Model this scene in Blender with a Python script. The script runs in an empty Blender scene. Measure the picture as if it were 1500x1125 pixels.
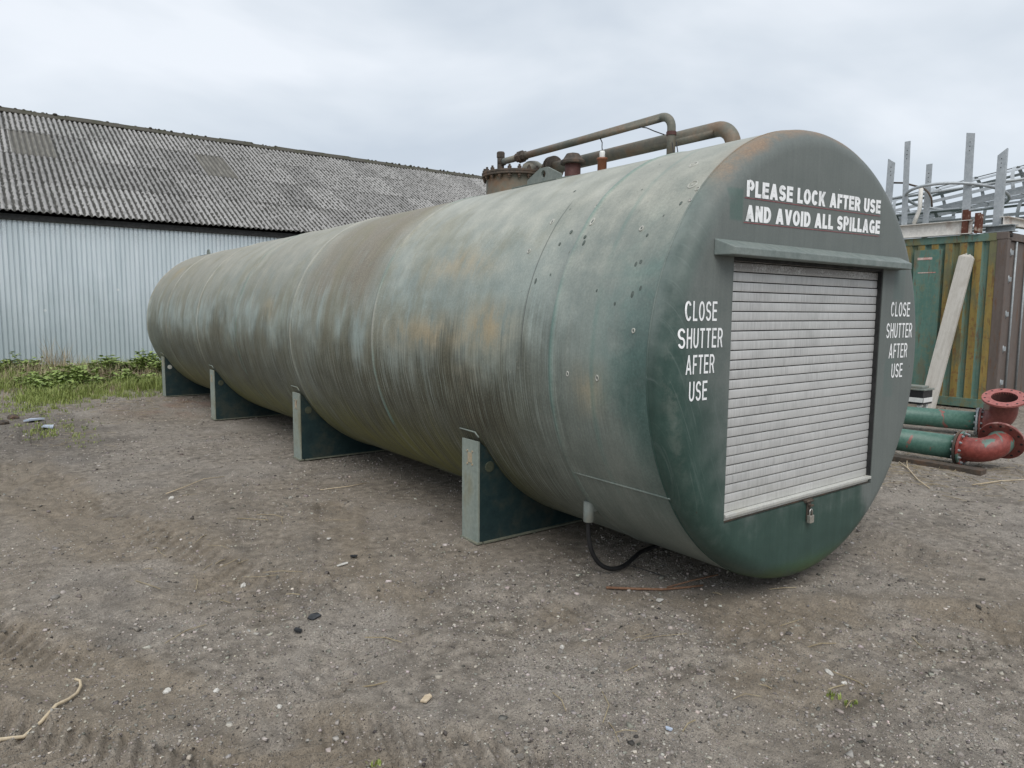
import bpy, bmesh, math, random
import numpy as np
from mathutils import Vector, Matrix, Euler
random.seed(7)
RS = np.random.RandomState(11)
S = bpy.context.scene
C = S.collection
PI = math.pi

# ------------------------------------------------------------------ camera
cam = bpy.data.cameras.new('camera')
cam.sensor_width = 36; cam.lens = 36 * 1042.17 / 1500; cam.clip_start = 0.05; cam.clip_end = 3000
co = bpy.data.objects.new('camera', cam); C.objects.link(co); S.camera = co
r_ = Vector((0.79834663, -0.60214643, 0.00789547)); u_ = Vector((0.05635515, 0.0877583, 0.99454642)); f_ = Vector((0.59955547, 0.79354783, -0.1039956))
M = Matrix((r_, u_, -f_)).transposed().to_4x4(); M.translation = (-3.8335, -2.1769, 1.6)
co.matrix_world = M
S.render.resolution_x = 1024; S.render.resolution_y = 768

# ------------------------------------------------------------------ sky and sun (overcast)
SUN_EL, SUN_AZ = math.radians(54), math.radians(214)      # azimuth: clockwise from +Y
W = bpy.data.worlds.new('World'); S.world = W; W.use_nodes = True
wn = W.node_tree; wn.nodes.clear()
def wnode(t, **k):
    n = wn.nodes.new(t)
    for a, b in k.items(): setattr(n, a, b)
    return n
wo = wnode('ShaderNodeOutputWorld'); sky = wnode('ShaderNodeTexSky', sky_type='NISHITA', sun_disc=False)
sky.sun_elevation = SUN_EL; sky.sun_rotation = SUN_AZ
b1 = wnode('ShaderNodeBackground'); b1.inputs[1].default_value = 0.08; wn.links.new(sky.outputs[0], b1.inputs[0])
b2 = wnode('ShaderNodeBackground'); b2.inputs[1].default_value = 1.0
mx = wnode('ShaderNodeMixShader'); mx.inputs[0].default_value = 0.93
wn.links.new(b1.outputs[0], mx.inputs[1]); wn.links.new(b2.outputs[0], mx.inputs[2]); wn.links.new(mx.outputs[0], wo.inputs[0])
tc = wnode('ShaderNodeTexCoord'); mp = wnode('ShaderNodeMapping'); mp.inputs['Scale'].default_value = (1, 1, 2.6); mp.inputs['Location'].default_value = (0.35, 0.1, 0.5)
wn.links.new(tc.outputs['Generated'], mp.inputs[0])
cn = wnode('ShaderNodeTexNoise'); cn.inputs['Scale'].default_value = 2.1; cn.inputs['Detail'].default_value = 5; cn.inputs['Roughness'].default_value = 0.48; cn.inputs['Distortion'].default_value = 0.3
wn.links.new(mp.outputs[0], cn.inputs[0])
cr = wnode('ShaderNodeValToRGB'); e = cr.color_ramp.elements
e[0].position = 0.36; e[0].color = (0.39, 0.435, 0.49, 1); e[1].position = 0.64; e[1].color = (0.575, 0.605, 0.645, 1)
m_ = cr.color_ramp.elements.new(0.5); m_.color = (0.475, 0.515, 0.56, 1)
wn.links.new(cn.outputs[0], cr.inputs[0]); wn.links.new(cr.outputs[0], b2.inputs[0])
sl = bpy.data.lights.new('sun', 'SUN'); sl.energy = 1.5; sl.angle = math.radians(45); sl.color = (1, 0.97, 0.93)
so = bpy.data.objects.new('sun', sl); C.objects.link(so)
sd = Vector((math.sin(SUN_AZ) * math.cos(SUN_EL), math.cos(SUN_AZ) * math.cos(SUN_EL), math.sin(SUN_EL)))
so.rotation_euler = sd.to_track_quat('Z', 'Y').to_euler(); so.location = sd * 40
vs = S.view_settings; vs.view_transform = 'Standard'; vs.look = 'None'; vs.gamma = 1; vs.exposure = 0.66; vs.use_curve_mapping = False
S.render.engine = 'CYCLES'

# ------------------------------------------------------------------ node helper
class N:
    def __init__(s, name):
        s.m = bpy.data.materials.new(name); s.m.use_nodes = True; s.t = s.m.node_tree; s.t.nodes.clear()
        s.out = s.n('ShaderNodeOutputMaterial'); s.p = s.n('ShaderNodeBsdfPrincipled'); s.t.links.new(s.p.outputs[0], s.out.inputs[0])
        s._tc = None
    def n(s, t, **k):
        x = s.t.nodes.new(t)
        for a, b in k.items(): setattr(x, a, b)
        return x
    def put(s, sock, v):
        if isinstance(v, bpy.types.NodeSocket): s.t.links.new(v, sock)
        elif isinstance(v, (tuple, list)):
            sock.default_value = (tuple(v) + (1,)) if len(v) == 3 and len(sock.default_value) == 4 else v
        else:
            try: sock.default_value = v
            except Exception: sock.default_value = (v, v, v, 1)[:len(sock.default_value)]
    def obj(s):
        if not s._tc: s._tc = s.n('ShaderNodeTexCoord')
        return s._tc.outputs['Object']
    def pos(s): return s.n('ShaderNodeNewGeometry').outputs['Position']
    def rnd(s): return s.n('ShaderNodeObjectInfo').outputs['Random']
    def attr(s, a): 
        x = s.n('ShaderNodeAttribute'); x.attribute_name = a; return x.outputs['Color']
    def sep(s, v):
        x = s.n('ShaderNodeSeparateXYZ'); s.put(x.inputs[0], v); return x.outputs
    def comb(s, a, b, c=0.0):
        x = s.n('ShaderNodeCombineXYZ')
        for i, q in enumerate((a, b, c)): s.put(x.inputs[i], q)
        return x.outputs[0]
    def ma(s, op, a, b=0.0, c=None, clamp=False):
        x = s.n('ShaderNodeMath', operation=op, use_clamp=clamp); s.put(x.inputs[0], a); s.put(x.inputs[1], b)
        if c is not None: s.put(x.inputs[2], c)
        return x.outputs[0]
    def add(s, a, b): return s.ma('ADD', a, b)
    def mul(s, a, b): return s.ma('MULTIPLY', a, b)
    def sub(s, a, b): return s.ma('SUBTRACT', a, b)
    def step(s, v, a, b, lo=0.0, hi=1.0):           # smoothstep a->b (a may exceed b)
        x = s.n('ShaderNodeMapRange', interpolation_type='SMOOTHSTEP'); s.put(x.inputs[0], v)
        if a <= b: vals = (a, b, lo, hi)
        else: vals = (b, a, hi, lo)
        for i, q in enumerate(vals): x.inputs[i + 1].default_value = q
        return x.outputs[0]
    def bump_at(s, v, c, w):                        # 1 at c, 0 beyond w
        return s.step(s.ma('ABSOLUTE', s.sub(v, c)), w, 0.0)
    def noise(s, v, sc=1.0, det=4.0, ro=0.55, dist=0.0, scale3=None):
        if scale3:
            m = s.n('ShaderNodeVectorMath', operation='MULTIPLY'); s.put(m.inputs[0], v); m.inputs[1].default_value = scale3; v = m.outputs[0]
        x = s.n('ShaderNodeTexNoise'); s.put(x.inputs['Vector'], v); x.inputs['Scale'].default_value = sc; x.inputs['Detail'].default_value = det
        x.inputs['Roughness'].default_value = ro; x.inputs['Distortion'].default_value = dist
        return x.outputs[0]
    def vor(s, v, sc, feat='F1', out=0, rand=1.0, scale3=None):
        if scale3:
            m = s.n('ShaderNodeVectorMath', operation='MULTIPLY'); s.put(m.inputs[0], v); m.inputs[1].default_value = scale3; v = m.outputs[0]
        x = s.n('ShaderNodeTexVoronoi', feature=feat); s.put(x.inputs['Vector'], v); x.inputs['Scale'].default_value = sc; x.inputs['Randomness'].default_value = rand
        return x.outputs[out]
    def mix(s, f, a, b, mode='MIX'):
        x = s.n('ShaderNodeMix', data_type='RGBA', blend_type=mode); s.put(x.inputs[0], f); s.put(x.inputs[6], a); s.put(x.inputs[7], b); return x.outputs[2]
    def ramp(s, f, stops):
        x = s.n('ShaderNodeValToRGB'); s.put(x.inputs[0], f); el = x.color_ramp.elements
        while len(el) < len(stops): el.new(0.5)
        for q, (p, c) in zip(el, stops): q.position = p; q.color = (tuple(c) + (1,)) if not isinstance(c, (int, float)) else (c, c, c, 1)
        return x.outputs[0]
    def bump(s, h, st=0.3, dist=0.01, norm=None):
        x = s.n('ShaderNodeBump'); x.inputs['Strength'].default_value = st; x.inputs['Distance'].default_value = dist; s.put(x.inputs['Height'], h)
        if norm is not None: s.put(x.inputs['Normal'], norm)
        return x.outputs[0]
    def fin(s, col, rough=0.6, bump=None, metal=0.0, spec=0.5):
        s.put(s.p.inputs['Base Color'], col); s.put(s.p.inputs['Roughness'], rough); s.put(s.p.inputs['Metallic'], metal); s.p.inputs['Specular IOR Level'].default_value = spec
        if bump is not None: s.put(s.p.inputs['Normal'], bump)
        return s.m

# ------------------------------------------------------------------ mesh helper
class MB:
    def __init__(s): s.v = []; s.f = []; s.mi = []; s.cur = 0; s.sm = []
    def add(s, vs, fs, smooth=False):
        o = len(s.v); s.v += [tuple(x) for x in vs]
        for f in fs: s.f.append(tuple(i + o for i in f)); s.mi.append(s.cur); s.sm.append(smooth)
        return s
    def box(s, a, b, mat=None, ch=0.0):
        x0, y0, z0 = a; x1, y1, z1 = b
        if ch <= 0:
            vs = [(x0,y0,z0),(x1,y0,z0),(x1,y1,z0),(x0,y1,z0),(x0,y0,z1),(x1,y0,z1),(x1,y1,z1),(x0,y1,z1)]
            fs = [(0,3,2,1),(4,5,6,7),(0,1,5,4),(1,2,6,5),(2,3,7,6),(3,0,4,7)]
        else:
            bm = bmesh.new(); bmesh.ops.create_cube(bm, size=1)
            for v in bm.verts: v.co = Vector((x0 if v.co.x < 0 else x1, y0 if v.co.y < 0 else y1, z0 if v.co.z < 0 else z1))
            bmesh.ops.bevel(bm, geom=bm.edges[:], offset=ch, segments=2, profile=0.6, affect='EDGES')
            bm.verts.index_update(); vs = [v.co.copy() for v in bm.verts]; fs = [tuple(v.index for v in f.verts) for f in bm.faces]; bm.free()
        if mat is not None: vs = [mat @ Vector(v) for v in vs]
        return s.add(vs, fs)
    def tube(s, pts, r, n=10, cap=True, smooth=True):
        pts = [Vector(p) for p in pts]; m = len(pts); rr = r if isinstance(r, (list, tuple)) else [r] * m
        T = []
        for i in range(m):
            a = pts[max(0, i - 1)]; b = pts[min(m - 1, i + 1)]; T.append((b - a).normalized())
        nrm = T[0].orthogonal().normalized(); vs = []; fs = []
        for i in range(m):
            nrm = (nrm - T[i] * nrm.dot(T[i])).normalized(); bi = T[i].cross(nrm)
            for k in range(n):
                a = 2 * PI * k / n; vs.append(pts[i] + (nrm * math.cos(a) + bi * math.sin(a)) * rr[i])
        for i in range(m - 1):
            for k in range(n):
                a = i * n + k; b = i * n + (k + 1) % n; fs.append((a, b, b + n, a + n))
        s.add(vs, fs, smooth)
        if cap: 
            s.add(vs[:n], [tuple(range(n))[::-1]]); s.add(vs[-n:], [tuple(range(n))])
        return s
    def lathe(s, prof, n=24, mat=None, smooth=False, closed=False):   # prof [(r,z)] around local Z
        vs = []; fs = []; m = len(prof)
        for k in range(n):
            a = 2 * PI * k / n
            for r, z in prof: vs.append(Vector((r * math.cos(a), r * math.sin(a), z)))
        for k in range(n):
            for i in range(m - 1 if not closed else m):
                a = k * m + i; b = k * m + (i + 1) % m; c = ((k + 1) % n) * m + (i + 1) % m; d = ((k + 1) % n) * m + i
                fs.append((a, d, c, b))
        if mat is not None: vs = [mat @ v for v in vs]
        return s.add(vs, fs, smooth)
    def prism(s, poly, y0, y1, ax='y'):              # poly in (x,z), extruded along y ; ax='x': poly (y,z)
        n = len(poly)
        if ax == 'y': vs = [(a, y0, b) for a, b in poly] + [(a, y1, b) for a, b in poly]
        else: vs = [(y0, a, b) for a, b in poly] + [(y1, a, b) for a, b in poly]
        fs = [tuple(range(n)), tuple(range(2 * n - 1, n - 1, -1))] + [(i, (i + n), (i + 1) % n + n, (i + 1) % n) for i in range(n)]
        return s.add(vs, fs)
    def mesh(s, name, mats, fixn=True):
        me = bpy.data.meshes.new(name); me.from_pydata(s.v, [], s.f)
        for m in (mats if isinstance(mats, (list, tuple)) else [mats]): me.materials.append(m)
        me.polygons.foreach_set('material_index', s.mi); me.polygons.foreach_set('use_smooth', s.sm)
        if fixn:
            bm = bmesh.new(); bm.from_mesh(me); bmesh.ops.remove_doubles(bm, verts=bm.verts, dist=1e-5); bmesh.ops.recalc_face_normals(bm, faces=bm.faces); bm.to_mesh(me); bm.free()
        me.update(); return me
    def build(s, name, mats, parent=None, fixn=True):
        return link(name, s.mesh(name, mats, fixn), parent)
def link(name, me, parent=None):
    o = bpy.data.objects.new(name, me); C.objects.link(o)
    if parent is not None: o.parent = parent
    return o
def tag(o, label=None, cat=None, group=None, kind=None):
    if label: o['label'] = label
    if cat: o['category'] = cat
    if group: o['group'] = group
    if kind: o['kind'] = kind
    return o
def empty(name, loc, label, cat, group=None):
    o = bpy.data.objects.new(name, None); C.objects.link(o); o.location = loc; o.empty_display_size = 0.2
    return tag(o, label, cat, group)
def frame(o, z, x=None):                             # matrix at o with local Z along z
    z = Vector(z).normalized(); x = Vector(x) if x is not None else z.orthogonal(); x = (x - z * x.dot(z)).normalized(); y = z.cross(x)
    m = Matrix((x, y, z)).transposed().to_4x4(); m.translation = Vector(o); return m
def arc(o, a, b, r, n=10, t0=0, t1=PI / 2):           # from o, heading a, turning toward b, radius r
    o = Vector(o); a = Vector(a).normalized(); b = Vector(b).normalized()
    return [o + a * (r * math.sin(t0 + (t1 - t0) * i / n)) + b * (r * (1 - math.cos(t0 + (t1 - t0) * i / n))) for i in range(n + 1)]

# numpy value noise
_tabs = {}
def vnoise(x, y, seed):
    if seed not in _tabs: _tabs[seed] = np.random.RandomState(seed).rand(256, 256)
    T = _tabs[seed]; xi = np.floor(x).astype(int); yi = np.floor(y).astype(int); fx = x - xi; fy = y - yi
    fx = fx * fx * (3 - 2 * fx); fy = fy * fy * (3 - 2 * fy); xi &= 255; yi &= 255; x1 = (xi + 1) & 255; y1 = (yi + 1) & 255
    return (T[xi, yi] * (1 - fx) + T[x1, yi] * fx) * (1 - fy) + (T[xi, y1] * (1 - fx) + T[x1, y1] * fx) * fy - 0.5
def sstep(v, a, b):
    t = np.clip((v - a) / (b - a), 0, 1); return t * t * (3 - 2 * t)

# ================================================================== ground
TR = 1.2817; CZ = 1.3238; TL = 12.5                   # tank radius, axis height, length
TRACKS = [  # polyline, half width, depth, lug pitch, mud strength
    ([(-4.6, 3.3), (-3.818, 1.892), (-3.48, 1.179), (-3.189, 0.677), (-2.82, 0.209), (-2.464, -0.262), (-1.9, -1.3)], 0.19, 0.034, 0.085, 1.0),
    ([(-3.9, 8.6), (-3.62, 6.2), (-3.304, 4.458), (-3.017, 3.196), (-2.669, 2.02), (-2.304, 1.389), (-1.896, 0.982), (-1.2, 0.3), (0.2, -0.8)], 0.26, 0.028, 0.12, 1.0),
    ([(-4.6, 2.2), (-3.95, 1.25), (-3.602, 0.732), (-3.348, 0.398), (-2.9, -0.2)], 0.15, 0.034, 0.08, 0.7),
    ([(-3.2, 9.2), (-3.3, 8.0), (-3.5, 6.6), (-4.0, 4.6), (-4.6, 3.0)], 0.20, 0.034, 0.11, 0.8),
    ([(-1.6, 3.2), (-2.0, 2.2), (-2.15, 1.4), (-2.6, 0.75), (-3.3, 0.2)], 0.14, 0.026, 0.09, 0.7),
    ([(-2.2, -.9), (-1.2, -.55), (-.2, -.75), (1.2, -1.3)], 0.22, 0.024, 0.11, 0.9),
    ([(1.6, 1.2), (1.2, .2), (.9, -.6), (.9, -1.6)], 0.22, 0.014, 0.11, 0.6),
]
def seg_track(X, Y, pl):
    best = np.full(X.shape, 1e9); sgn = np.zeros(X.shape); arc_ = np.zeros(X.shape); acc = 0
    for (ax, ay), (bx, by) in zip(pl[:-1], pl[1:]):
        dx, dy = bx - ax, by - ay; L = math.hypot(dx, dy); t = np.clip(((X - ax) * dx + (Y - ay) * dy) / L ** 2, 0, 1)
        px, py = ax + t * dx, ay + t * dy; d = np.hypot(X - px, Y - py); m = d < best
        best[m] = d[m]; sgn[m] = (((X - ax) * dy - (Y - ay) * dx) / L)[m]; arc_[m] = (acc + t * L)[m]; acc += L
    return best, sgn, arc_
def ground_fields(X, Y):
    near = sstep(np.hypot(X + 2, Y - 1), 26, 10)
    wx = X + 0.25 * vnoise(X * 1.3, Y * 1.3, 41); wy = Y + 0.25 * vnoise(X * 1.3, Y * 1.3, 42)
    H = 0.030 * vnoise(X * 0.7, Y * 0.7, 1) + 0.020 * vnoise(X * 2.1, Y * 2.1, 2) + 0.012 * vnoise(X * 6, Y * 6, 3) + 0.009 * vnoise(X * 15, Y * 15, 4) + 0.007 * vnoise(X * 34, Y * 34, 5)
    mud = np.zeros(X.shape)
    for i, (pl, hw, dep, pit, ms) in enumerate(TRACKS):
        d, sg, ar = seg_track(wx * .35 + X * .65, wy * .35 + Y * .65, pl)
        ins = sstep(d, hw * 1.15, hw * 0.75); rim = sstep(d, hw * 1.9, hw * 1.15) * (1 - ins)
        lug = np.sin(2 * PI * (ar + np.abs(sg) * 0.8 + 0.02 * vnoise(X * 9, Y * 9, 50 + i)) / pit)
        lug = sstep(lug, -0.1, 0.5); pres = sstep(vnoise(X * 1.1, Y * 1.1, 60 + i) + 0.5, 0.25, 0.6)
        if i == 1 or i > 3: pres = pres * 0.55
        H = H - dep * ins * (0.35 + 0.65 * pres) + dep * 0.9 * ins * lug * pres + dep * 0.7 * rim * (0.5 + vnoise(X * 5, Y * 5, 70 + i))
        mud = np.maximum(mud, ms * sstep(d, hw * 2.0, hw * 0.9))
    mud = mud * sstep(vnoise(X * 1.7, Y * 1.7, 8) + vnoise(X * 5, Y * 5, 9) * .6 + 0.5, 0.15, 0.65)
    mud = np.clip(mud + 0.5 * sstep(vnoise(X * 0.55 + 3, Y * 0.55, 10) + .35 * vnoise(X * 2.6, Y * 2.6, 12), 0.06, 0.34), 0, 1)
    red = sstep(np.hypot((X + 1.3) / 1.1, (Y - 10.4) / 1.5), 1.1, 0.3) * sstep(vnoise(X * 3, Y * 3, 14) + .5, .3, .6)
    damp = sstep(np.hypot((X + 3.3) / 1.0, (Y - 9.0) / 3.2) + vnoise(X * 2, Y * 2, 16) * .8, 1.1, 0.5) * 0.8
    for ys in (1.82, 5.13, 8.45, 11.74): H = H + .030 * np.exp(-((X + 1.18) / .10) ** 2 - ((Y - ys) / .16) ** 2) * (1 + 1.2 * vnoise(X * 14, Y * 14, 77))
    flat = sstep(np.abs(X), 1.35, 1.1) * sstep(Y, -.1, .15)
    H = H * (1 - 0.6 * flat)
    return H * near - 0.012, mud, red, damp
def axis_coords(lo, hi, d0, far, g=1.06):
    c = list(np.arange(lo, hi, d0)); st = d0; x = hi
    while x < far: c.append(x); st *= g; x += st
    c.append(far); st = d0; x = lo - d0; pre = []
    while x > -far: pre.append(x); st *= g; x -= st
    pre.append(-far); return np.array(pre[::-1] + c)
gx = axis_coords(-4.3, 1.2, 0.0125, 900); gy = axis_coords(-1.4, 4.2, 0.0125, 900)
GX, GY = np.meshgrid(gx, gy, indexing='ij')
GH, GM, GR, GD = ground_fields(GX, GY)
nx, ny = GX.shape
gm = bpy.data.meshes.new('ground')
idx = np.arange(nx * ny).reshape(nx, ny)
quads = np.stack([idx[:-1, :-1], idx[1:, :-1], idx[1:, 1:], idx[:-1, 1:]], -1).reshape(-1, 4)
gm.vertices.add(nx * ny); gm.vertices.foreach_set('co', np.stack([GX, GY, GH], -1).ravel().astype(np.float32))
gm.loops.add(quads.size); gm.loops.foreach_set('vertex_index', quads.ravel().astype(np.int32))
gm.polygons.add(len(quads)); gm.polygons.foreach_set('loop_start', np.arange(0, quads.size, 4, dtype=np.int32)); gm.polygons.foreach_set('loop_total', np.full(len(quads), 4, np.int32))
gm.polygons.foreach_set('use_smooth', np.ones(len(quads), bool))
gm.update()
ca = gm.color_attributes.new('soil', 'FLOAT_COLOR', 'POINT')
ca.data.foreach_set('color', np.stack([GM, GR, GD, np.ones_like(GM)], -1).ravel().astype(np.float32))
def mat_ground():
    m = N('packed_earth'); P = m.pos(); a = m.sep(m.attr('soil')); mud, red, damp = a[0], a[1], a[2]
    n1 = m.noise(P, 1.3, 5, .6); n2 = m.noise(P, 14, 5, .65); n3 = m.noise(P, 90, 4, .7); n4 = m.noise(P, 320, 2, .6)
    base = m.ramp(n2, [(.28, (.110, .095, .077)), (.5, (.245, .214, .178)), (.72, (.40, .352, .295))])
    base = m.mix(m.step(n1, .42, .66), base, m.ramp(n3, [(.3, (.165, .145, .123)), (.7, (.48, .43, .372))]))
    mudc = m.ramp(m.add(m.mul(n2, .6), m.mul(n3, .4)), [(.32, (.142, .116, .085)), (.7, (.325, .270, .203))])
    col = m.mix(m.mul(mud, .8), base, mudc); dk = m.step(m.noise(P, 2.6, 5, .65, .4), .50, .66); col = m.mix(m.mul(dk, .42), col, (.085, .073, .060))
    col = m.mix(m.mul(red, .6), col, (.22, .12, .085)); col = m.mix(m.mul(damp, .6), col, (.075, .066, .058))
    # fine stones as flecks
    g1 = m.vor(P, 110, out=0); c1 = m.vor(P, 110, out=1); keep = m.step(m.sep(c1)[0], .55, .62); fl = m.mul(m.step(g1, .36, .22), keep)
    scol = m.ramp(m.sep(c1)[1], [(0, (.09, .082, .075)), (.5, (.21, .195, .18)), (.86, (.30, .285, .265)), (.97, (.62, .60, .56))])
    col = m.mix(m.mul(fl, m.sub(.85, m.mul(mud, .35))), col, scol)
    g2 = m.vor(P, 260, out=0); c2 = m.sep(m.vor(P, 260, out=1)); fl2 = m.mul(m.step(g2, .40, .25), m.step(c2[0], .5, .55))
    col = m.mix(m.mul(fl2, .7), col, m.ramp(c2[1], [(0, (.07, .064, .058)), (.6, (.20, .185, .17)), (.95, (.42, .40, .37))]))
    col = m.mix(1.0, col, m.ramp(n4, [(.25, .72), (.75, 1.28)]), 'MULTIPLY')
    h = m.add(m.add(m.mul(n3, .5), m.mul(n4, .25)), m.add(m.mul(fl, .55), m.mul(fl2, .25)))
    return m.fin(col, m.step(n2, .2, .8, .97, .82), m.bump(h, 1.0, .018), spec=.25)
ground = tag(link('ground', gm), kind='structure')
gm.materials.append(mat_ground())
def gz(x, y): return float(ground_fields(np.array([[float(x)]]), np.array([[float(y)]]))[0][0, 0])

# ================================================================== materials
def paint_base(m, P): return m.noise(P, 60, 4, .6)
def mat_shell():
    m = N('weathered_green_paint'); P = m.obj(); x, y, z = m.sep(P)
    th = m.ma('ARCTAN2', m.sub(z, CZ), m.ma('ABSOLUTE', x)); u = m.mul(th, TR)
    V = m.comb(u, y, m.ma('SIGN', x))
    st = m.noise(V, 1, 5, .68, .15, scale3=(.75, 34, 1)); st2 = m.noise(V, 1, 4, .65, .1, scale3=(1.8, 130, 1)); st3 = m.noise(V, 1, 4, .6, .4, scale3=(.9, 7, 1))
    big = m.noise(V, .75, 4, .55); mid = m.noise(V, 5, 5, .6); fine = m.noise(V, 70, 4, .7)
    # paint: chalky sage, cleaner teal grey toward the front
    sage = m.ramp(m.add(m.mul(big, .6), m.mul(mid, .4)), [(.3, (.21, .258, .238)), (.5, (.27, .315, .29)), (.7, (.335, .365, .325))])
    front = m.step(m.add(y, m.mul(m.sub(mid, .5), .6)), 1.15, .55)
    col = m.mix(m.mul(front, .75), sage, m.ramp(st3, [(.3, (.135, .170, .155)), (.7, (.215, .245, .220))]))
    # sun-bleached crown, beige
    up = m.step(m.add(th, m.mul(m.sub(mid, .5), .7)), .22, .95)
    col = m.mix(m.mul(up, .7), col, m.ramp(mid, [(.3, (.30, .30, .25)), (.7, (.42, .41, .345))]))
    # brown lichen film on upper flank
    yb = m.ramp(m.mul(y, 1 / 13.0), [(0, .10), (.225, .12), (.262, .95), (.345, .85), (.385, .42), (.5, .50), (.53, .38), (.7, .55), (.85, .6), (1, .6)])
    bm_ = m.mul(m.mul(yb, m.step(m.add(th, m.mul(m.sub(st3, .5), 1.1)), .02, .42)), m.step(m.add(m.mul(mid, .5), m.mul(st, .5)), .22, .50))
    col = m.mix(m.mul(bm_, .95), col, m.ramp(m.add(m.mul(fine, .5), m.mul(st2, .5)), [(.3, (.11, .092, .068)), (.52, (.19, .165, .125)), (.72, (.32, .29, .235))]))
    olv = m.mul(m.step(m.noise(V, 1, 5, .65, .3, scale3=(1.6, 2.6, 1)), .45, .68), m.step(y, .8, 1.6)); col = m.mix(m.mul(olv, .50), col, (.185, .175, .110))
    # ochre stains
    oc = None
    for (cy, cu, wy, wu, k) in [(2.2, .10, 1.2, .22, .9), (1.5, .16, .5, .26, .9), (2.0, .60, .7, .20, .65), (5.6, .25, .4, .2, .5), (1.8, -.45, .25, .22, .6), (.55, -.14, .22, .22, .55), (1.75, -.2, .35, .3, .5), (7.6, -.05, .4, .2, .4), (11.3, .95, .5, .25, .6)]:
        b = m.mul(m.mul(m.bump_at(y, cy, wy), m.bump_at(u, cu, wu)), k); oc = b if oc is None else m.ma('MAXIMUM', oc, b)
    oc = m.mul(oc, m.step(m.add(m.mul(st, .4), m.mul(mid, .6)), .36, .58))
    col = m.mix(m.mul(oc, .85), col, (.36, .275, .155))
    # algae below the flank: dark ragged streaks
    edge = m.add(th, m.add(m.mul(m.sub(st, .5), .55), m.add(m.add(m.mul(m.sub(st2, .5), .30), m.mul(m.sub(mid, .5), .22)), m.mul(m.sub(m.noise(V, 1, 4, .6, .4, scale3=(.5, 1.5, 1)), .5), 1.1))))
    ay = m.ramp(m.mul(y, 1 / 13.0), [(0, .15), (.05, .35), (.08, .7), (.12, 1), (.3, 1), (.36, .8), (.5, .95), (.75, .9), (1, .7)])
    al = m.mul(m.mul(m.step(edge, .19, -.20), ay), m.step(th, -1.25, -.75, .45, 1.0))
    alc = m.ramp(m.add(m.mul(st2, .6), m.mul(fine, .4)), [(.34, (.034, .032, .018)), (.46, (.058, .054, .032)), (.56, (.092, .087, .055)), (.68, (.18, .172, .122))])
    col = m.mix(m.mul(al, m.step(st2, .66, .46, .45, .97)), col, alc)
    pn = m.noise(V, 1, 5, .62, .25, scale3=(1.5, 2.0, 1)); pat = m.mul(m.mul(m.step(m.add(pn, m.add(m.mul(m.sub(st, .5), .55), m.mul(m.sub(fine, .5), .25))), .46, .60), m.mul(m.step(edge, .12, -.10), m.step(th, -.95, -.45))), m.mul(ay, m.step(y, .7, 1.4)))
    col = m.mix(m.mul(pat, m.step(st2, .60, .46, .2, .65)), col, m.ramp(fine, [(.3, (.028, .026, .016)), (.7, (.066, .060, .038))]))
    # lighter lichen blotches on the upper flank
    lb = m.mul(m.step(m.noise(V, 1, 6, .7, .2, scale3=(7, 11, 1)), .58, .68), m.mul(m.step(th, -.1, .3), m.step(y, 1.2, 3.2))); col = m.mix(m.mul(lb, .16), col, (.43, .42, .36))
    # broad olive film climbing the flank, and crisp flaked spots
    fm = m.mul(m.step(m.add(m.noise(V, 1, 6, .7, .5, scale3=(2.2, 3.4, 1)), m.mul(m.sub(st, .5), .3)), .40, .62), m.mul(m.bump_at(th, .12, .55), m.step(y, .9, 2.6))); col = m.mix(m.mul(fm, .62), col, m.ramp(fine, [(.3, (.115, .108, .070)), (.7, (.20, .19, .135))]))
    fk = m.mul(m.step(m.noise(V, 1, 6, .75, .3, scale3=(9, 16, 1)), .655, .665), m.step(th, -.6, -.1)); col = m.mix(m.mul(fk, .7), col, m.ramp(mid, [(.35, (.09, .10, .075)), (.65, (.36, .35, .29))]))
    # clean run-off streaks through the algae
    ru = m.mul(m.step(st2, .60, .72), m.step(th, .15, -.1)); col = m.mix(m.mul(ru, .28), col, (.33, .345, .31))
    # yellow green slime on the belly
    ye = m.mul(m.mul(m.step(m.add(th, m.mul(m.sub(st, .5), .7)), -.35, -.85), m.step(y, 1.0, 2.4)), m.step(st3, .25, .6)); col = m.mix(m.mul(ye, .85), col, m.ramp(st2, [(.3, (.085, .085, .022)), (.7, (.25, .245, .085))]))
    # fresher teal paint touched up on seams and near the rim
    te = None
    for (cy, w, k) in [(.845, .03, .55), (3.07, .035, .6), (6.8, .05, .4), (.52, .03, .3)]:
        b = m.mul(m.bump_at(m.add(y, m.mul(m.sub(st3, .5), .06)), cy, w), k); te = b if te is None else m.ma('MAXIMUM', te, b)
    te = m.mul(te, m.step(m.noise(V, 1, 4, .6, scale3=(2.2, .6, 1)), .40, .6)); te = m.mul(te, m.step(th, -.9, -.5))
    col = m.mix(te, col, (.085, .19, .165))
    tz = m.mul(m.mul(m.step(y, .65, .15), m.bump_at(th, .12, .75)), m.step(m.noise(V, 2.3, 4, .6, .5), .44, .62)); col = m.mix(m.mul(tz, .55), col, (.10, .205, .185))
    rg = m.mul(m.mul(m.step(m.add(y, m.mul(m.sub(m.noise(V, 3.1, 5, .65, .6), .5), .55)), .46, .14), m.bump_at(th, -.12, .85)), m.step(mid, .15, .5, .55, 1.0)); col = m.mix(m.mul(rg, .88), col, m.ramp(m.add(m.mul(mid, .6), m.mul(fine, .4)), [(.3, (.032, .070, .060)), (.55, (.055, .105, .092)), (.75, (.11, .165, .145))]))
    ps = None
    for cy in (4.93, 8.7, 10.72, 12.33, 3.07):
        b = m.bump_at(y, cy, .028); ps = b if ps is None else m.ma('MAXIMUM', ps, b)
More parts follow.
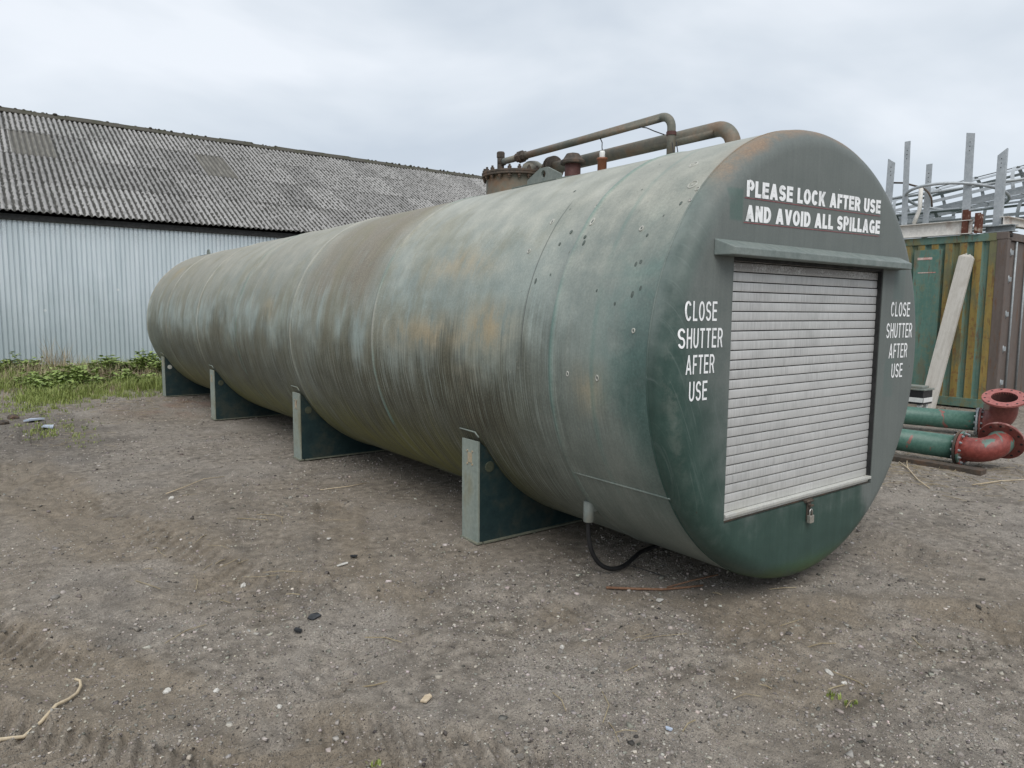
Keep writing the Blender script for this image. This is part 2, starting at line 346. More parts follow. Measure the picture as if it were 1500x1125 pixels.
    col = m.mix(m.mul(m.mul(ps, m.step(st3, .35, .6)), m.step(th, -.25, .1, .15, .55)), col, (.47, .465, .415))
    # rust bloom over the front crown
    rb = m.mul(m.mul(m.step(y, .28, .02), m.step(th, .72, 1.1)), m.step(mid, .25, .6)); col = m.mix(m.mul(rb, .45), col, (.24, .14, .07))
    # black specks and chips
    sp = m.mul(m.step(m.vor(V, 9, out=0, scale3=(.55, 1, 1)), .055, .03), m.step(m.sep(m.vor(V, 9, out=1, scale3=(.55, 1, 1)))[0], .6, .62)); col = m.mix(m.mul(sp, .85), col, (.045, .05, .045))
    sc = m.mul(m.step(m.vor(V, 3.2, out=0, scale3=(.28, 1, 1)), .03, .018), m.step(m.noise(V, 1.2, 2), .45, .55)); col = m.mix(m.mul(sc, .8), col, (.06, .09, .08))
    # thin dark line of a torn tape round the shell
    ln = m.mul(m.mul(m.bump_at(m.add(y, m.mul(th, -.02)), 1.115, .008), m.step(th, -.1, .05)), m.step(th, .85, .75)); col = m.mix(m.mul(ln, .8), col, (.05, .055, .05))
    col = m.mix(1.0, col, m.ramp(fine, [(.3, .86), (.7, 1.13)]), 'MULTIPLY'); col = m.mix(1.0, col, m.ramp(mid, [(.3, .93), (.7, 1.06)]), 'MULTIPLY')
    h = m.add(m.mul(fine, .35), m.add(m.mul(st2, .2), m.mul(mid, .3)))
    return m.fin(col, m.add(.42, m.mul(m.add(al, bm_), .3)), m.bump(h, .18, .006), spec=.4)
def mat_front():
    m = N('front_green_paint'); P = m.obj(); x, y, z = m.sep(P); th = m.ma('ARCTAN2', m.sub(z, CZ), m.ma('ABSOLUTE', x))
    rad = m.ma('SQRT', m.add(m.mul(x, x), m.mul(m.sub(z, CZ), m.sub(z, CZ))))
    big = m.noise(P, 1.5, 4, .55); mid = m.noise(P, 6, 5, .6); fine = m.noise(P, 90, 4, .7); ver = m.noise(P, 1, 4, .6, scale3=(38, 38, 1.3))
    grey = m.ramp(m.add(m.mul(ver, .5), m.mul(mid, .5)), [(.3, (.112, .128, .120)), (.7, (.150, .166, .155))])
    green = m.ramp(m.add(m.mul(mid, .6), m.mul(ver, .4)), [(.3, (.024, .052, .043)), (.55, (.036, .072, .060)), (.75, (.066, .106, .091))])
    w = m.mul(m.sub(mid, .5), .55)
    low = m.step(m.add(z, m.add(w, m.mul(m.step(x, .50, .85), .75))), .80, .42)
    left = m.mul(m.step(m.add(x, m.add(w, m.mul(m.sub(z, 1.2), .42))), -.70, -1.25), m.step(m.add(z, w), 2.1, 1.45))
    rim = m.mul(m.step(rad, 1.16, 1.25), m.mul(m.step(x, -.3, -.75), m.step(z, 2.3, 1.8)))
    gm_ = m.ma('MAXIMUM', m.ma('MAXIMUM', low, left), m.mul(rim, .7))
    col = m.mix(gm_, grey, green)
    br_ = m.ramp(m.noise(P, 7, 4, .6), [(.3, (.130, .165, .150)), (.7, (.20, .23, .208))])
    col = m.mix(m.mul(m.step(m.add(y, m.mul(m.sub(mid, .5), .07)), .02, .13), m.mul(m.step(m.add(z, m.mul(m.sub(big, .5), .5)), 1.05, 1.75, 0.0, .95), m.step(mid, .2, .5, .6, 1.0))), col, br_)
    wb = m.mul(m.mul(m.bump_at(m.add(rad, m.mul(m.sub(big, .5), .05)), 1.235, .05), m.step(m.noise(P, 11, 5, .7), .42, .62)), m.mul(m.step(x, -.7, -1.0), m.bump_at(z, 1.2, .75))); col = m.mix(m.mul(wb, .25), col, (.25, .265, .235))
    # scuffed, scrubbed arcs on the green
    scr = m.noise(m.comb(m.add(m.mul(x, 1), m.mul(z, .45)), m.mul(z, .22), 0.0), 1, 4, .65, .8, scale3=(60, 10, 1)); col = m.mix(m.mul(m.mul(m.step(scr, .54, .70), gm_), m.mul(m.step(z, .45, .8), .35)), col, (.16, .20, .185))
    # paint patches where old signs were
    for (x0, x1, z0, z1, c, k) in [(-.872, -.768, 2.045, 2.20, (.075, .125, .108), .75), (.84, .99, 1.68, 1.93, (.09, .135, .125), .45), (.78, .91, 1.06, 1.31, (.10, .14, .128), .55)]:
        b = m.mul(m.mul(m.step(x, x0 - .008, x0 + .008), m.step(x, x1 + .008, x1 - .008)), m.mul(m.step(z, z0 - .01, z0 + .01), m.step(z, z1 + .01, z1 - .01)))
        col = m.mix(m.mul(b, m.mul(m.step(mid, .2, .6), k)), col, c)
    # rust at the crown, moss at the foot
    ru = m.mul(m.mul(m.step(m.add(rad, m.mul(m.sub(mid, .5), .10)), 1.215, 1.275), m.step(m.add(th, m.mul(m.sub(big, .5), .5)), .62, 1.05)), m.step(m.add(m.mul(mid, .7), m.mul(fine, .3)), .28, .55)); col = m.mix(m.mul(ru, .6), col, m.ramp(fine, [(.3, (.20, .10, .045)), (.7, (.31, .18, .09))]))
    mo = m.mul(m.step(m.add(z, m.mul(m.sub(mid, .5), .14)), .22, .07), m.step(mid, .25, .55)); col = m.mix(m.mul(mo, .8), col, (.055, .105, .024))
    sp = m.mul(m.step(m.vor(P, 7, out=0), .035, .02), m.step(m.sep(m.vor(P, 7, out=1))[0], .55, .6)); col = m.mix(m.mul(sp, .7), col, (.33, .33, .30))
    sp2 = m.mul(m.step(m.vor(P, 6.1, out=0, scale3=(1, 1, .6)), .03, .02), m.step(m.sep(m.vor(P, 6.1, out=1, scale3=(1, 1, .6)))[0], .6, .65)); col = m.mix(m.mul(sp2, .8), col, (.05, .04, .03))
    col = m.mix(1.0, col, m.ramp(fine, [(.3, .9), (.7, 1.08)]), 'MULTIPLY')
    return m.fin(col, m.add(.40, m.mul(m.sub(1.0, gm_), .22)), m.bump(m.add(m.mul(fine, .4), m.mul(mid, .4)), .12, .005), spec=.4)
def simple(name, c0, c1, rough=.6, metal=0.0, sc=25, bump=.15, stain=None, stain_k=.5, streak=False, spec=.4):
    m = N(name); P = m.obj(); n1 = m.noise(P, sc, 5, .65); n2 = m.noise(P, sc * .18, 4, .6); n3 = m.noise(P, sc * 5, 3, .6)
    if streak: n1 = m.noise(P, 1, 5, .6, scale3=(sc, sc, sc * .06))
    col = m.mix(m.step(m.add(m.mul(n1, .6), m.mul(n2, .4)), .32, .68), c0, c1)
    if stain: col = m.mix(m.mul(m.step(m.add(m.mul(n2, .6), m.mul(n1, .4)), .50, .62), stain_k), col, stain)
    col = m.mix(1.0, col, m.ramp(n3, [(.3, .88), (.7, 1.1)]), 'MULTIPLY')
    return m.fin(col, m.step(n1, .3, .7, min(1, rough + .1), max(.05, rough - .1)), m.bump(m.add(m.mul(n1, .6), m.mul(n3, .4)), bump, .004), metal, spec)
def mat_slat():
    m = N('galvanised_slat'); P = m.pos(); r = m.rnd(); x, y, z = m.sep(P)
    off = m.comb(m.mul(r, 40.0), m.mul(r, 17.0), 0.0); v = m.n('ShaderNodeVectorMath', operation='ADD'); m.put(v.inputs[0], P); m.put(v.inputs[1], off); Q = v.outputs[0]
    brush = m.noise(Q, 1, 4, .7, scale3=(120, 20, 5)); pat = m.noise(Q, 3.5, 4, .6); fine = m.noise(Q, 130, 3, .7)
    col = m.ramp(m.add(m.mul(brush, .55), m.mul(pat, .45)), [(.3, (.36, .36, .35)), (.48, (.51, .508, .495)), (.70, (.66, .655, .64))])
    grime = m.mul(m.step(m.add(x, m.mul(m.sub(pat, .5), .9)), .25, .75), m.step(brush, .42, .62)); col = m.mix(m.mul(grime, .5), col, (.25, .25, .25))
    top = m.mul(m.step(z, 1.775, 1.825), m.step(m.add(m.mul(fine, .6), m.mul(pat, .4)), .38, .54)); col = m.mix(m.mul(top, .85), col, (.15, .135, .12))
    low = m.mul(m.step(m.add(z, m.mul(m.sub(pat, .5), .3)), .70, .52), .35); col = m.mix(low, col, (.50, .49, .44))
    return m.fin(col, m.step(pat, .3, .7, .55, .42), m.bump(brush, .12, .003), .25, .5)
MAT = dict(
    shell=mat_shell(), front=mat_front(), slat=mat_slat(),
    trim=simple('hood_paint', (.13, .16, .15), (.19, .215, .20), .5, sc=14),
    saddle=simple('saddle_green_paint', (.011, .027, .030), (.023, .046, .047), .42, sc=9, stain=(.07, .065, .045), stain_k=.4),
    flange=simple('saddle_end_faded_paint', (.19, .225, .20), (.29, .32, .275), .6, sc=7, stain=(.17, .15, .08), stain_k=.7, streak=True),
    toe=simple('saddle_toe_grime', (.12, .13, .10), (.20, .20, .15), .75, sc=30),
    white_vinyl=simple('white_lettering', (.84, .85, .85), (.90, .90, .90), .5, sc=55, bump=.03, stain=(.45, .46, .45), stain_k=.55),
    red_line=simple('red_underline', (.20, .055, .06), (.27, .08, .08), .5, sc=40, bump=.03),
    rustpipe=simple('weathered_pipe_paint', (.115, .125, .105), (.20, .165, .125), .6, sc=10, stain=(.17, .10, .055), stain_k=.6),
    pipegrey=simple('grey_green_pipe_paint', (.15, .175, .16), (.21, .225, .20), .55, sc=9, stain=(.20, .14, .08), stain_k=.45),
    darksteel=simple('dark_rusted_steel', (.045, .04, .034), (.10, .075, .055), .75, sc=22, stain=(.13, .065, .035), stain_k=.5, bump=.35),
    neck=simple('manway_neck_paint', (.105, .115, .095), (.18, .155, .115), .6, sc=4, stain=(.20, .095, .04), stain_k=.8),
    maroon=simple('maroon_oxide', (.065, .028, .025), (.11, .045, .038), .65, sc=25, bump=.3),
    orange_brown=simple('brown_float_body', (.18, .065, .03), (.25, .10, .05), .45, sc=20),
    white_plastic=simple('white_plastic', (.62, .62, .60), (.74, .74, .72), .4, sc=20, bump=.03),
    black=simple('black_rubber', (.010, .010, .011), (.022, .022, .023), .45, sc=30, bump=.1),
    steel=simple('bright_steel', (.42, .41, .38), (.60, .59, .56), .35, .7, sc=60, bump=.05),
    bar=simple('aluminium_bar', (.50, .50, .47), (.66, .66, .62), .38, .3, sc=30, bump=.06, stain=(.40, .38, .30), stain_k=.4),
    brass=simple('dull_lock_body', (.34, .32, .28), (.50, .47, .42), .35, .6, sc=50, bump=.05),
    darkgap=simple('dark_recess_steel', (.012, .013, .013), (.03, .03, .03), .7, sc=20),
    galv=simple('galvanised_steel', (.33, .36, .38), (.46, .485, .50), .5, .25, sc=12, bump=.06),
    galvd=simple('galvanised_steel_dull', (.24, .265, .275), (.35, .375, .385), .55, .25, sc=10, bump=.08),
    whitesteel=simple('peeling_white_paint', (.58, .56, .52), (.70, .68, .64), .6, sc=6, stain=(.24, .13, .075), stain_k=.55, bump=.2),
    rust=simple('flaking_rust', (.075, .026, .016), (.15, .055, .035), .85, sc=18, stain=(.62, .55, .46), stain_k=.75, bump=.5),
)

# ================================================================== storage tank
tank = empty('storage_tank', (0, 0, 0), 'large weathered green cylindrical storage tank with a roller shutter in its front end', 'tank')
YS = 0.135; RR = 0.115
def ringmesh(profile, n=192, dent=True, name='shell'):
    P = np.array(profile); m = len(P); a = np.linspace(0, 2 * PI, n, endpoint=False)
    A, R = np.meshgrid(a, P[:, 1], indexing='ij'); Yv = np.tile(P[:, 0], (n, 1))
    if dent: R = R + 0.0060 * vnoise(A * 6 + 40, Yv * 1.1 + 9, 21) + 0.0035 * vnoise(A * 15 + 60, Yv * 3.1 + 9, 22)
    V = np.stack([R * np.cos(A), Yv, CZ + R * np.sin(A)], -1).reshape(-1, 3)
    i = np.arange(n * m).reshape(n, m); j = np.roll(i, -1, 0)
    F = np.stack([i[:, :-1], i[:, 1:], j[:, 1:], j[:, :-1]], -1).reshape(-1, 4)
    mb = MB(); mb.v = [tuple(v) for v in V]; mb.f = [tuple(f) for f in F.tolist()]; mb.mi = [0] * len(F); mb.sm = [True] * len(F); return mb
seams = [0.845, 3.07, 4.93, 6.8, 8.7, 10.72, 12.33]
prof = [(YS, TR - .0005), (YS + .006, TR)]
y = YS + .03
ss = sorted(seams)
while y < TL - 0.06:
    near_ = [s for s in ss if abs(s - y) < 0.045]
    if not near_: prof.append((y, TR))
    y += 0.09
for s in ss:
    prof += [(s - .020, TR), (s - .011, TR + .005), (s - .004, TR + .008), (s + .004, TR + .008), (s + .011, TR + .005), (s + .020, TR)]
prof.sort()
RB = .10
prof = [p for p in prof if p[0] < TL - RB] + [(TL - RB + RB * math.sin(t), TR - RB + RB * math.cos(t)) for t in np.linspace(0, PI / 2, 7)] + [(TL + .02, .6), (TL + .03, .01)]
ringmesh(prof).build('shell', MAT['shell'], tank)
# long weld on the first plate
mb = MB()
for (th_, y0, y1) in [(-31, .12, .83)]:
    t = math.radians(th_); rr_ = TR + .0015
    mb.tube([(-rr_ * math.cos(t), y0 + (y1 - y0) * k / 8, CZ + rr_ * math.sin(t)) for k in range(9)], .0055, 6)
mb.build('weld_seam', MAT['shell'], tank)
# front end with the opening
XL, XR, ZT, ZB = -.823, .695, 1.887, .514
rf = TR - RR
mb = MB(); cx0, cz0 = (XL + XR) / 2, (ZT + ZB) / 2
angs = sorted(set([2 * PI * k / 192 for k in range(192)] + [math.atan2(zz - cz0, xx - cx0) % (2 * PI) for xx in (XL, XR) for zz in (ZT, ZB)]))
inner, outer = [], []
for a in angs:
    dx, dz = math.cos(a), math.sin(a)
    t = min(((XR if dx > 0 else XL) - cx0) / dx if abs(dx) > 1e-9 else 1e9, ((ZT if dz > 0 else ZB) - cz0) / dz if abs(dz) > 1e-9 else 1e9)
    inner.append((cx0 + dx * t, cz0 + dz * t))
    ox, oz = cx0, cz0 - CZ; b = ox * dx + oz * dz; c = ox * ox + oz * oz - rf * rf; t = -b + math.sqrt(b * b - c); outer.append((cx0 + dx * t, cz0 + dz * t))
na = len(angs); vs_ = []; fs_ = []
rings = [[(x, .11, z) for x, z in inner], [(x, 0, z) for x, z in inner]]
for q in (.33, .66): rings.append([(a[0] + (b[0] - a[0]) * q, 0, a[1] + (b[1] - a[1]) * q) for a, b in zip(inner, outer)])
for t in np.linspace(0, PI / 2, 8):
    rr_ = rf + RR * math.sin(t); rings.append([(x * rr_ / rf, RR - RR * math.cos(t), CZ + (z - CZ) * rr_ / rf) for x, z in outer])
rings.append([(x * (TR - .001) / rf, YS, CZ + (z - CZ) * (TR - .001) / rf) for x, z in outer])
for rg in rings: vs_ += rg
for i in range(len(rings) - 1):
    for k in range(na): fs_.append((i * na + k, i * na + (k + 1) % na, (i + 1) * na + (k + 1) % na, (i + 1) * na + k))
mb.add(vs_, fs_, True); fe = mb.build('front_end', MAT['front'], tank)
for p in fe.data.polygons:
    if max(fe.data.vertices[v].co.y for v in p.vertices) > .1 and min(fe.data.vertices[v].co.y for v in p.vertices) < .001: p.use_smooth = False
fe.data.set_sharp_from_angle(angle=math.radians(40))
# end joint bead
mb = MB(); mb.tube([((TR - .001) * math.cos(a), YS, CZ + (TR - .001) * math.sin(a)) for a in np.linspace(0, 2 * PI, 121)], .005, 6, cap=False); mb.build('rim_weld', MAT['front'], tank)
# shutter
sh = MB().box((XL - .02, .103, ZB - .02), (XR + .02, .118, ZT + .02)).build('shutter_box', MAT['darkgap'], tank); sh.location.y = -.018
ns = 27; ph = (ZT + .01 - (ZB + .045)) / ns; X0, X1 = XL + .004, XR - .004
mb = MB(); pr = [(.020, 0.002)] + [(.012 - .0014 * math.sin(PI * k / 7) ** .5 - .006, .003 + (ph - .006) * k / 7) for k in range(8)] + [(.020, ph - .002)]
prf = [(yy + .042, zz) for yy, zz in pr] + [(.064, ph - .004), (.064, .004)]
mb.prism(prf, X0, X1, ax='x'); slat_me = mb.mesh('slat', MAT['slat'])
for k in range(ns):
    o = link('slat', slat_me, sh); o.location = (random.uniform(-.001, .001), random.uniform(-.0015, .0015), ZB + .045 + k * ph); o.rotation_euler = (0, random.uniform(-.0007, .0007), 0)
MB().box((XL + .006, .012, ZB + .030), (XR - .006, .046, ZB + .048), ch=.003).box((XL + .012, .030, ZB + .012), (XR - .012, .046, ZB + .031)).build('bottom_bar', MAT['bar'], sh)
MB().box((XL + .002, .03, ZB + .002), (XR - .002, .08, ZB + .012)).build('sill', MAT['darksteel'], sh)
MB().box((XR - .010, .022, ZB + .05), (XR - .002, .10, ZT - .002)).build('guide_rail', MAT['darkgap'], sh); MB().box((XL + .002, .038, ZB + .05), (XL + .006, .10, ZT - .002)).build('guide_rail', MAT['darkgap'], sh)
MB().box((XL + .003, .02, ZT - .035), (XR - .016, .05, ZT - .003)).build('head_seal', MAT['darkgap'], sh)
# hood over the shutter
hx0, hx1 = -.985, .892
mb = MB(); v = [(hx0, -.001, 1.948), (hx1, -.001, 1.948), (hx1 - .035, -.095, 1.905), (hx0 + .035, -.095, 1.905), (hx0, -.001, 1.868), (hx1, -.001, 1.868), (hx1 - .035, -.095, 1.868), (hx0 + .035, -.095, 1.868)]
mb.add(v, [(0, 1, 2, 3), (3, 2, 6, 7), (4, 7, 6, 5), (0, 3, 7, 4), (1, 5, 6, 2), (0, 4, 5, 1)]); hd = mb.build('shutter_hood', MAT['trim'], tank)
bv = hd.modifiers.new('bevel', 'BEVEL'); bv.width = .004; bv.segments = 2
# hasp
mb = MB(); mb.box((-.075, -.006, .505), (.005, .030, .522), ch=.002).box((-.052, -.010, .40), (-.018, -.001, .507), ch=.002).box((-.05, -.03, .485), (-.02, -.006, .496), ch=.002).tube([(-.035, -.01, .455), (-.035, -.028, .455), (-.035, -.028, .435), (-.035, -.01, .435)], .004, 8)
mb.tube([(-.072, -.010, .513), (.002, -.010, .513)], .007, 8); mb.build('hasp', MAT['darksteel'], tank)

# lettering
def ell(cx, cy, rx, ry, a0, a1, n=14): return [(cx + rx * math.cos(math.radians(a0 + (a1 - a0) * k / n)), cy + ry * math.sin(math.radians(a0 + (a1 - a0) * k / n))) for k in range(n + 1)]
def glyph(ch, t, k):                                  # strokes for one capital, height 1: ('p', path) stroked, ('d', x0, y0, x1, y1) slanted bar
    a = t / 2; w = {'I': t, 'L': .50, 'E': .54, 'F': .50, 'T': .56, 'P': .58, 'R': .62, 'S': .60, 'C': .62, 'G': .64, 'O': .66, 'D': .62, 'U': .60, 'H': .60, 'N': .62, 'A': .70, 'V': .66, 'K': .66}[ch] * k
    if ch == 'I': w = t
    st = ('p', [(a, 0), (a, 1)]); b = 1 - a
    G = {'I': [st], 'L': [st, ('p', [(t, a), (w, a)])], 'E': [st, ('p', [(t, a), (w, a)]), ('p', [(t, b), (w, b)]), ('p', [(t, .52), (w * .93, .52)])], 'F': [st, ('p', [(t, b), (w, b)]), ('p', [(t, .50), (w * .9, .50)])],
         'T': [('p', [(w / 2, 0), (w / 2, 1 - t)]), ('p', [(0, b), (w, b)])], 'H': [st, ('p', [(w - a, 0), (w - a, 1)]), ('p', [(t, .52), (w - t, .52)])],
         'P': [st, ('p', [(t, b)] + ell(w - a - .22 * k, .5 + (b - .44) / 2 - .06 + .03, .22 * k, (b - .44) / 2, 90, -90) + [(t, .44)])],
         'R': [st, ('p', [(t, b)] + ell(w - a - .24 * k, (b + .48) / 2, .22 * k, (b - .48) / 2, 90, -90) + [(t, .48)]), ('d', w - a * 1.1, 0, w * .56, .48)],
         'O': [('p', ell(w / 2, .5, w / 2 - a, .5 - a, 90, 450, 36))], 'C': [('p', ell(w / 2, .5, w / 2 - a, .5 - a, 38, 322, 30))],
         'G': [('p', ell(w / 2, .5, w / 2 - a, .5 - a, 40, 318, 30)), ('p', [(w * .52, .44), (w - t, .44)]), ('p', [(w - a, .44 + a), (w - a, 0.02)])],
         'S': [('p', ell(w / 2, b - (b - .5) / 2, w / 2 - a, (b - .5) / 2, 15, 270, 18) + ell(w / 2, a + (.5 - a) / 2, w / 2 - a, (.5 - a) / 2, 90, -165, 18)[1:])],
         'D': [st, ('p', [(t, b)] + ell(w * .42, .5, w * .58 - a, .5 - a, 90, -90, 20) + [(t, a)])], 'U': [('p', [(a, 1), (a, .32)] + ell(w / 2, .32, w / 2 - a, .32 - a, 180, 360, 16) + [(w - a, 1)])],
         'N': [st, ('p', [(w - a, 0), (w - a, 1)]), ('d', a, 1, w - a, 0)], 'A': [('d', a * 1.05, 0, w / 2, 1), ('d', w - a * 1.05, 0, w / 2, 1), ('p', [(w * .27, .28), (w * .73, .28)])],
         'V': [('d', a * 1.05, 1, w / 2, 0), ('d', w - a * 1.05, 1, w / 2, 0)], 'K': [st, ('d', w - a * 1.2, 1, t * .9, .36), ('d', w - a * 1.2, 0, w * .42, .56)]}[ch]
    return w, G
def stroke(path, a):
    path = [p for i, p in enumerate(path) if i == 0 or math.dist(p, path[i - 1]) > 1e-4]; L, R = [], []; n = len(path)
    for i, p in enumerate(path):
        p = Vector(p); d0 = (p - Vector(path[i - 1])).normalized() if i else None; d1 = (Vector(path[i + 1]) - p).normalized() if i < n - 1 else None
        d = d1 if d0 is None else d0 if d1 is None else (d0 + d1).normalized(); c = 1.0 if d0 is None or d1 is None else max(.5, d.dot(d1)); nn = Vector((-d.y, d.x)) * (a / c); L.append(p + nn); R.append(p - nn)
    return L, R
def text(name, body, x0, x1, z0, z1, mat, t=.15, k=1.0, gap=.12, rotz=0.0, y=-.0022):
    X = 0.0; quads = []; wi = 0
    for ch in body:
        if ch == ' ': X += .26 * k + gap; wi += 1; continue
        w, G = glyph(ch, t, k)
        for gi, g in enumerate(G):
            if g[0] == 'p': L, R = stroke(g[1], t / 2)
            else:
                _, ax, ay, bx, by = g; hx = t / 2 * math.hypot(1, (bx - ax) / (by - ay)); L = [(ax - hx, ay), (bx - hx, by)]; R = [(ax + hx, ay), (bx + hx, by)]
            for i in range(len(L) - 1): quads.append((gi, wi, [(X + q[0], q[1]) for q in (L[i], R[i], R[i + 1], L[i + 1])]))
        X += w + gap
    X -= gap; words = [MB() for _ in range(wi + 1)]
    for gi, wj, q in quads: words[wj].add([(lambda px, pz: (px, y - .0002 * gi + (lambda d: RR - math.sqrt(max(RR * RR - d * d, 0)))(max(0, math.hypot(px, pz - CZ) - (TR - RR))), pz))(x0 + u / X * (x1 - x0), z0 + v * (z1 - z0) + rotz * u / X) for u, v in q], [(0, 1, 2, 3)])
    for b_, mb in zip(body.split(' '), words): tag(mb.build(name, mat, tank, False), 'white painted word ' + b_)
WV = MAT['white_vinyl']
text('lettering', 'PLEASE LOCK AFTER USE', -.745, .604, 2.166, 2.246, WV, .235, 1.03, .075, rotz=.030)
text('lettering', 'AND AVOID ALL SPILLAGE', -.747, .611, 2.046, 2.126, WV, .235, 1.03, .075, rotz=.030)
for z0 in (2.157, 2.037):
    MB().add([(-.76, -.002, z0), (.606, -.002, z0 + .024), (.606, -.002, z0 + .028), (-.76, -.002, z0 + .004)], [(0, 1, 2, 3)]).build('red_underline', MAT['red_line'], tank)
for (b, x0, x1, z0, z1) in [('CLOSE', -1.175, -.945, 1.553, 1.647), ('SHUTTER', -1.212, -.893, 1.424, 1.519), ('AFTER', -1.165, -.95, 1.300, 1.392), ('USE', -1.135, -1.0, 1.170, 1.265),
                            ('CLOSE', .818, 1.075, 1.575, 1.668), ('SHUTTER', .775, 1.125, 1.438, 1.533), ('AFTER', .825, 1.075, 1.308, 1.402), ('USE', .875, 1.025, 1.180, 1.272)]:
    text('lettering', b, x0, x1, z0, z1, WV, .125, .82, .13)

# saddles
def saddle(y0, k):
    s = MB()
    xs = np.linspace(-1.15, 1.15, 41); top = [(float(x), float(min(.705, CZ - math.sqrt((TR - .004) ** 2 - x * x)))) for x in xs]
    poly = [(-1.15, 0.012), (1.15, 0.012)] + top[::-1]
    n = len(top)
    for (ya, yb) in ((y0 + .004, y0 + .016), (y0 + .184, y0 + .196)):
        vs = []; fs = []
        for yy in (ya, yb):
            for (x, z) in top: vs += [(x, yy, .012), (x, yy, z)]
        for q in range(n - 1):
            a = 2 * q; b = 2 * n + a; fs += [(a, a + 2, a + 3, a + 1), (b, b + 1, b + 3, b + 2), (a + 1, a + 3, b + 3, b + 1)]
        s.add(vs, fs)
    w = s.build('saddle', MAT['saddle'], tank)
    for sx in (-1, 1):
        xx = 1.152 * sx
        MB().box((min(xx, xx + .014 * sx), y0, .010), (max(xx, xx + .014 * sx), y0 + .2, .712), ch=.002).build('end_flange', MAT['flange'], w)
        MB().box((min(xx - .02 * sx, xx + .026 * sx), y0 - .008, 0), (max(xx - .02 * sx, xx + .026 * sx), y0 + .208, .014), ch=.003).build('toe_plate', MAT['toe'], w)
        zl = .765; xl = (-TR * math.cos(math.asin((zl - CZ) / TR)) - .002)
        MB().tube([(-sx * (xl + .012), y0 + .235, zl + .004), (-sx * (xl - .012), y0 + .225, zl + .012), (-sx * (xl - .016), y0 + .03, zl + .010), (-sx * (xl - .010), y0 - .005, zl - .022)], .0055, 6).build('drip_rail', MAT['flange'], w)
        b = MB()
        for (dy, dz) in ((-.03, .06), (.03, .06), (-.03, -.03), (.03, -.03)):
            b.lathe([(0, .006), (.008, .006), (.008, 0)], 6, frame((xx + .014 * sx, y0 + .1 + dy, .575 + dz), (sx, 0, 0)))
        b.box((min(xx + .013 * sx, xx + .017 * sx), y0 + .075, .555), (max(xx + .013 * sx, xx + .017 * sx), y0 + .125, .625), ch=.001)
        b.build('bolt_plate', MAT['rustplate'], w)
    MB().box((-1.12, y0 - .012, .0), (1.12, y0 + .006, .012)).build('base_plate', MAT['toe'], w)
    MB().lathe([(0, .004), (.034, .004), (.038, .002), (.038, 0)], 20, frame((-1.07, y0 + .003, .53), (0, -1, 0))).build('hole_disc', MAT['holelight'] if k == 3 else MAT['olivedisc'], w)  # far saddle's pale disc paints the daylight seen through its open hole
MAT['rustplate'] = simple('rust_stained_plate', (.33, .25, .15), (.40, .36, .28), .7, sc=30, stain=(.16, .085, .04), stain_k=.8)
MAT['holelight'] = simple('hole_light_disc', (.42, .43, .38), (.55, .55, .50), .6, sc=20)
MAT['olivedisc'] = simple('olive_disc', (.05, .06, .04), (.09, .095, .06), .7, sc=20)
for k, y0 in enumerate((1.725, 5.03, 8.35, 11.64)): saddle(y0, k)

# drain nozzle and small bosses
mb = MB(); mb.lathe([(.0, .0), (.030, 0), (.033, .004), (.033, .125), (.0, .125)], 18, Matrix.Translation((-.945, .87, .335)), True); mb.box((-.945, .84, .40), (-.90, .90, .45)); mb.build('drain_nozzle', MAT['pipegrey'], tank)
def on_shell(th_deg, y, r=TR): t = math.radians(th_deg); return Vector((-r * math.cos(t), y, CZ + r * math.sin(t))), Vector((-math.cos(t), 0, math.sin(t)))
MAT['boss'] = simple('pale_sealant_ring', (.30, .30, .26), (.50, .50, .46), .7, sc=60, bump=.4)
for (th_, y, rad) in [(45.2, .204, .030), (54.8, .337, .026), (43.2, .15, .014), (39.6, .15, .010), ]:
    p, nn = on_shell(th_, y, TR - .004)
    MB().lathe([(0, .006), (rad * .25, .008), (rad * .3, .004), (rad * .72, .004), (rad * .8, .008), (rad, .007), (rad * 1.05, 0)], 18, frame(p, nn)).build('boss', MAT['boss'] if rad > .012 else MAT['steel'], tank)

MAT['chip'] = simple('dark_paint_chip', (.055, .075, .065), (.11, .13, .115), .7, sc=80, bump=.4)
CHIPS = [(21.8, 0.966), (32.2, 0.799), (30.7, 0.32), (23.8, 0.293), (17.5, 0.244), (16.1, 0.289), (34.4, 0.946), (30.8, 0.994), (20.2, 1.084), (17.2, 0.548), (14.0, 0.396), (39.1, 0.202), (46.7, 0.569), (52.5, 1.229), (30.4, 0.785), (23.3, 0.321), (-16.3, 0.585)]
RINGS = [(43.0, 0.862), (37.0, 0.804), (39.1, 1.187), (29.5, 1.26), (32.8, 0.382), (-3.0, 0.704), (-3.2, 0.474), (8.0, 0.239)]
for k, (th_, y) in enumerate(CHIPS + RINGS):
    p, nn = on_shell(th_, y, TR - .0035); rad = random.uniform(.008, .0135) if k < len(CHIPS) else random.uniform(.013, .018)
    fr = frame(p, nn, (0, 1, 0)) @ Matrix.Diagonal((.8, random.uniform(1, 1.7), 1, 1))
    o = MB().lathe([(0, .0045), (rad * .55, .0048), (rad * .9, .0042), (rad, .001)], 9, fr).build('paint_chip', MAT['chip'], tank)
    if k >= len(CHIPS): MB().lathe([(rad * .5, .0052), (rad * .75, .0075), (rad * 1.0, .0065), (rad * 1.06, .001)], 11, fr).build('raised_edge', MAT['boss'], o)
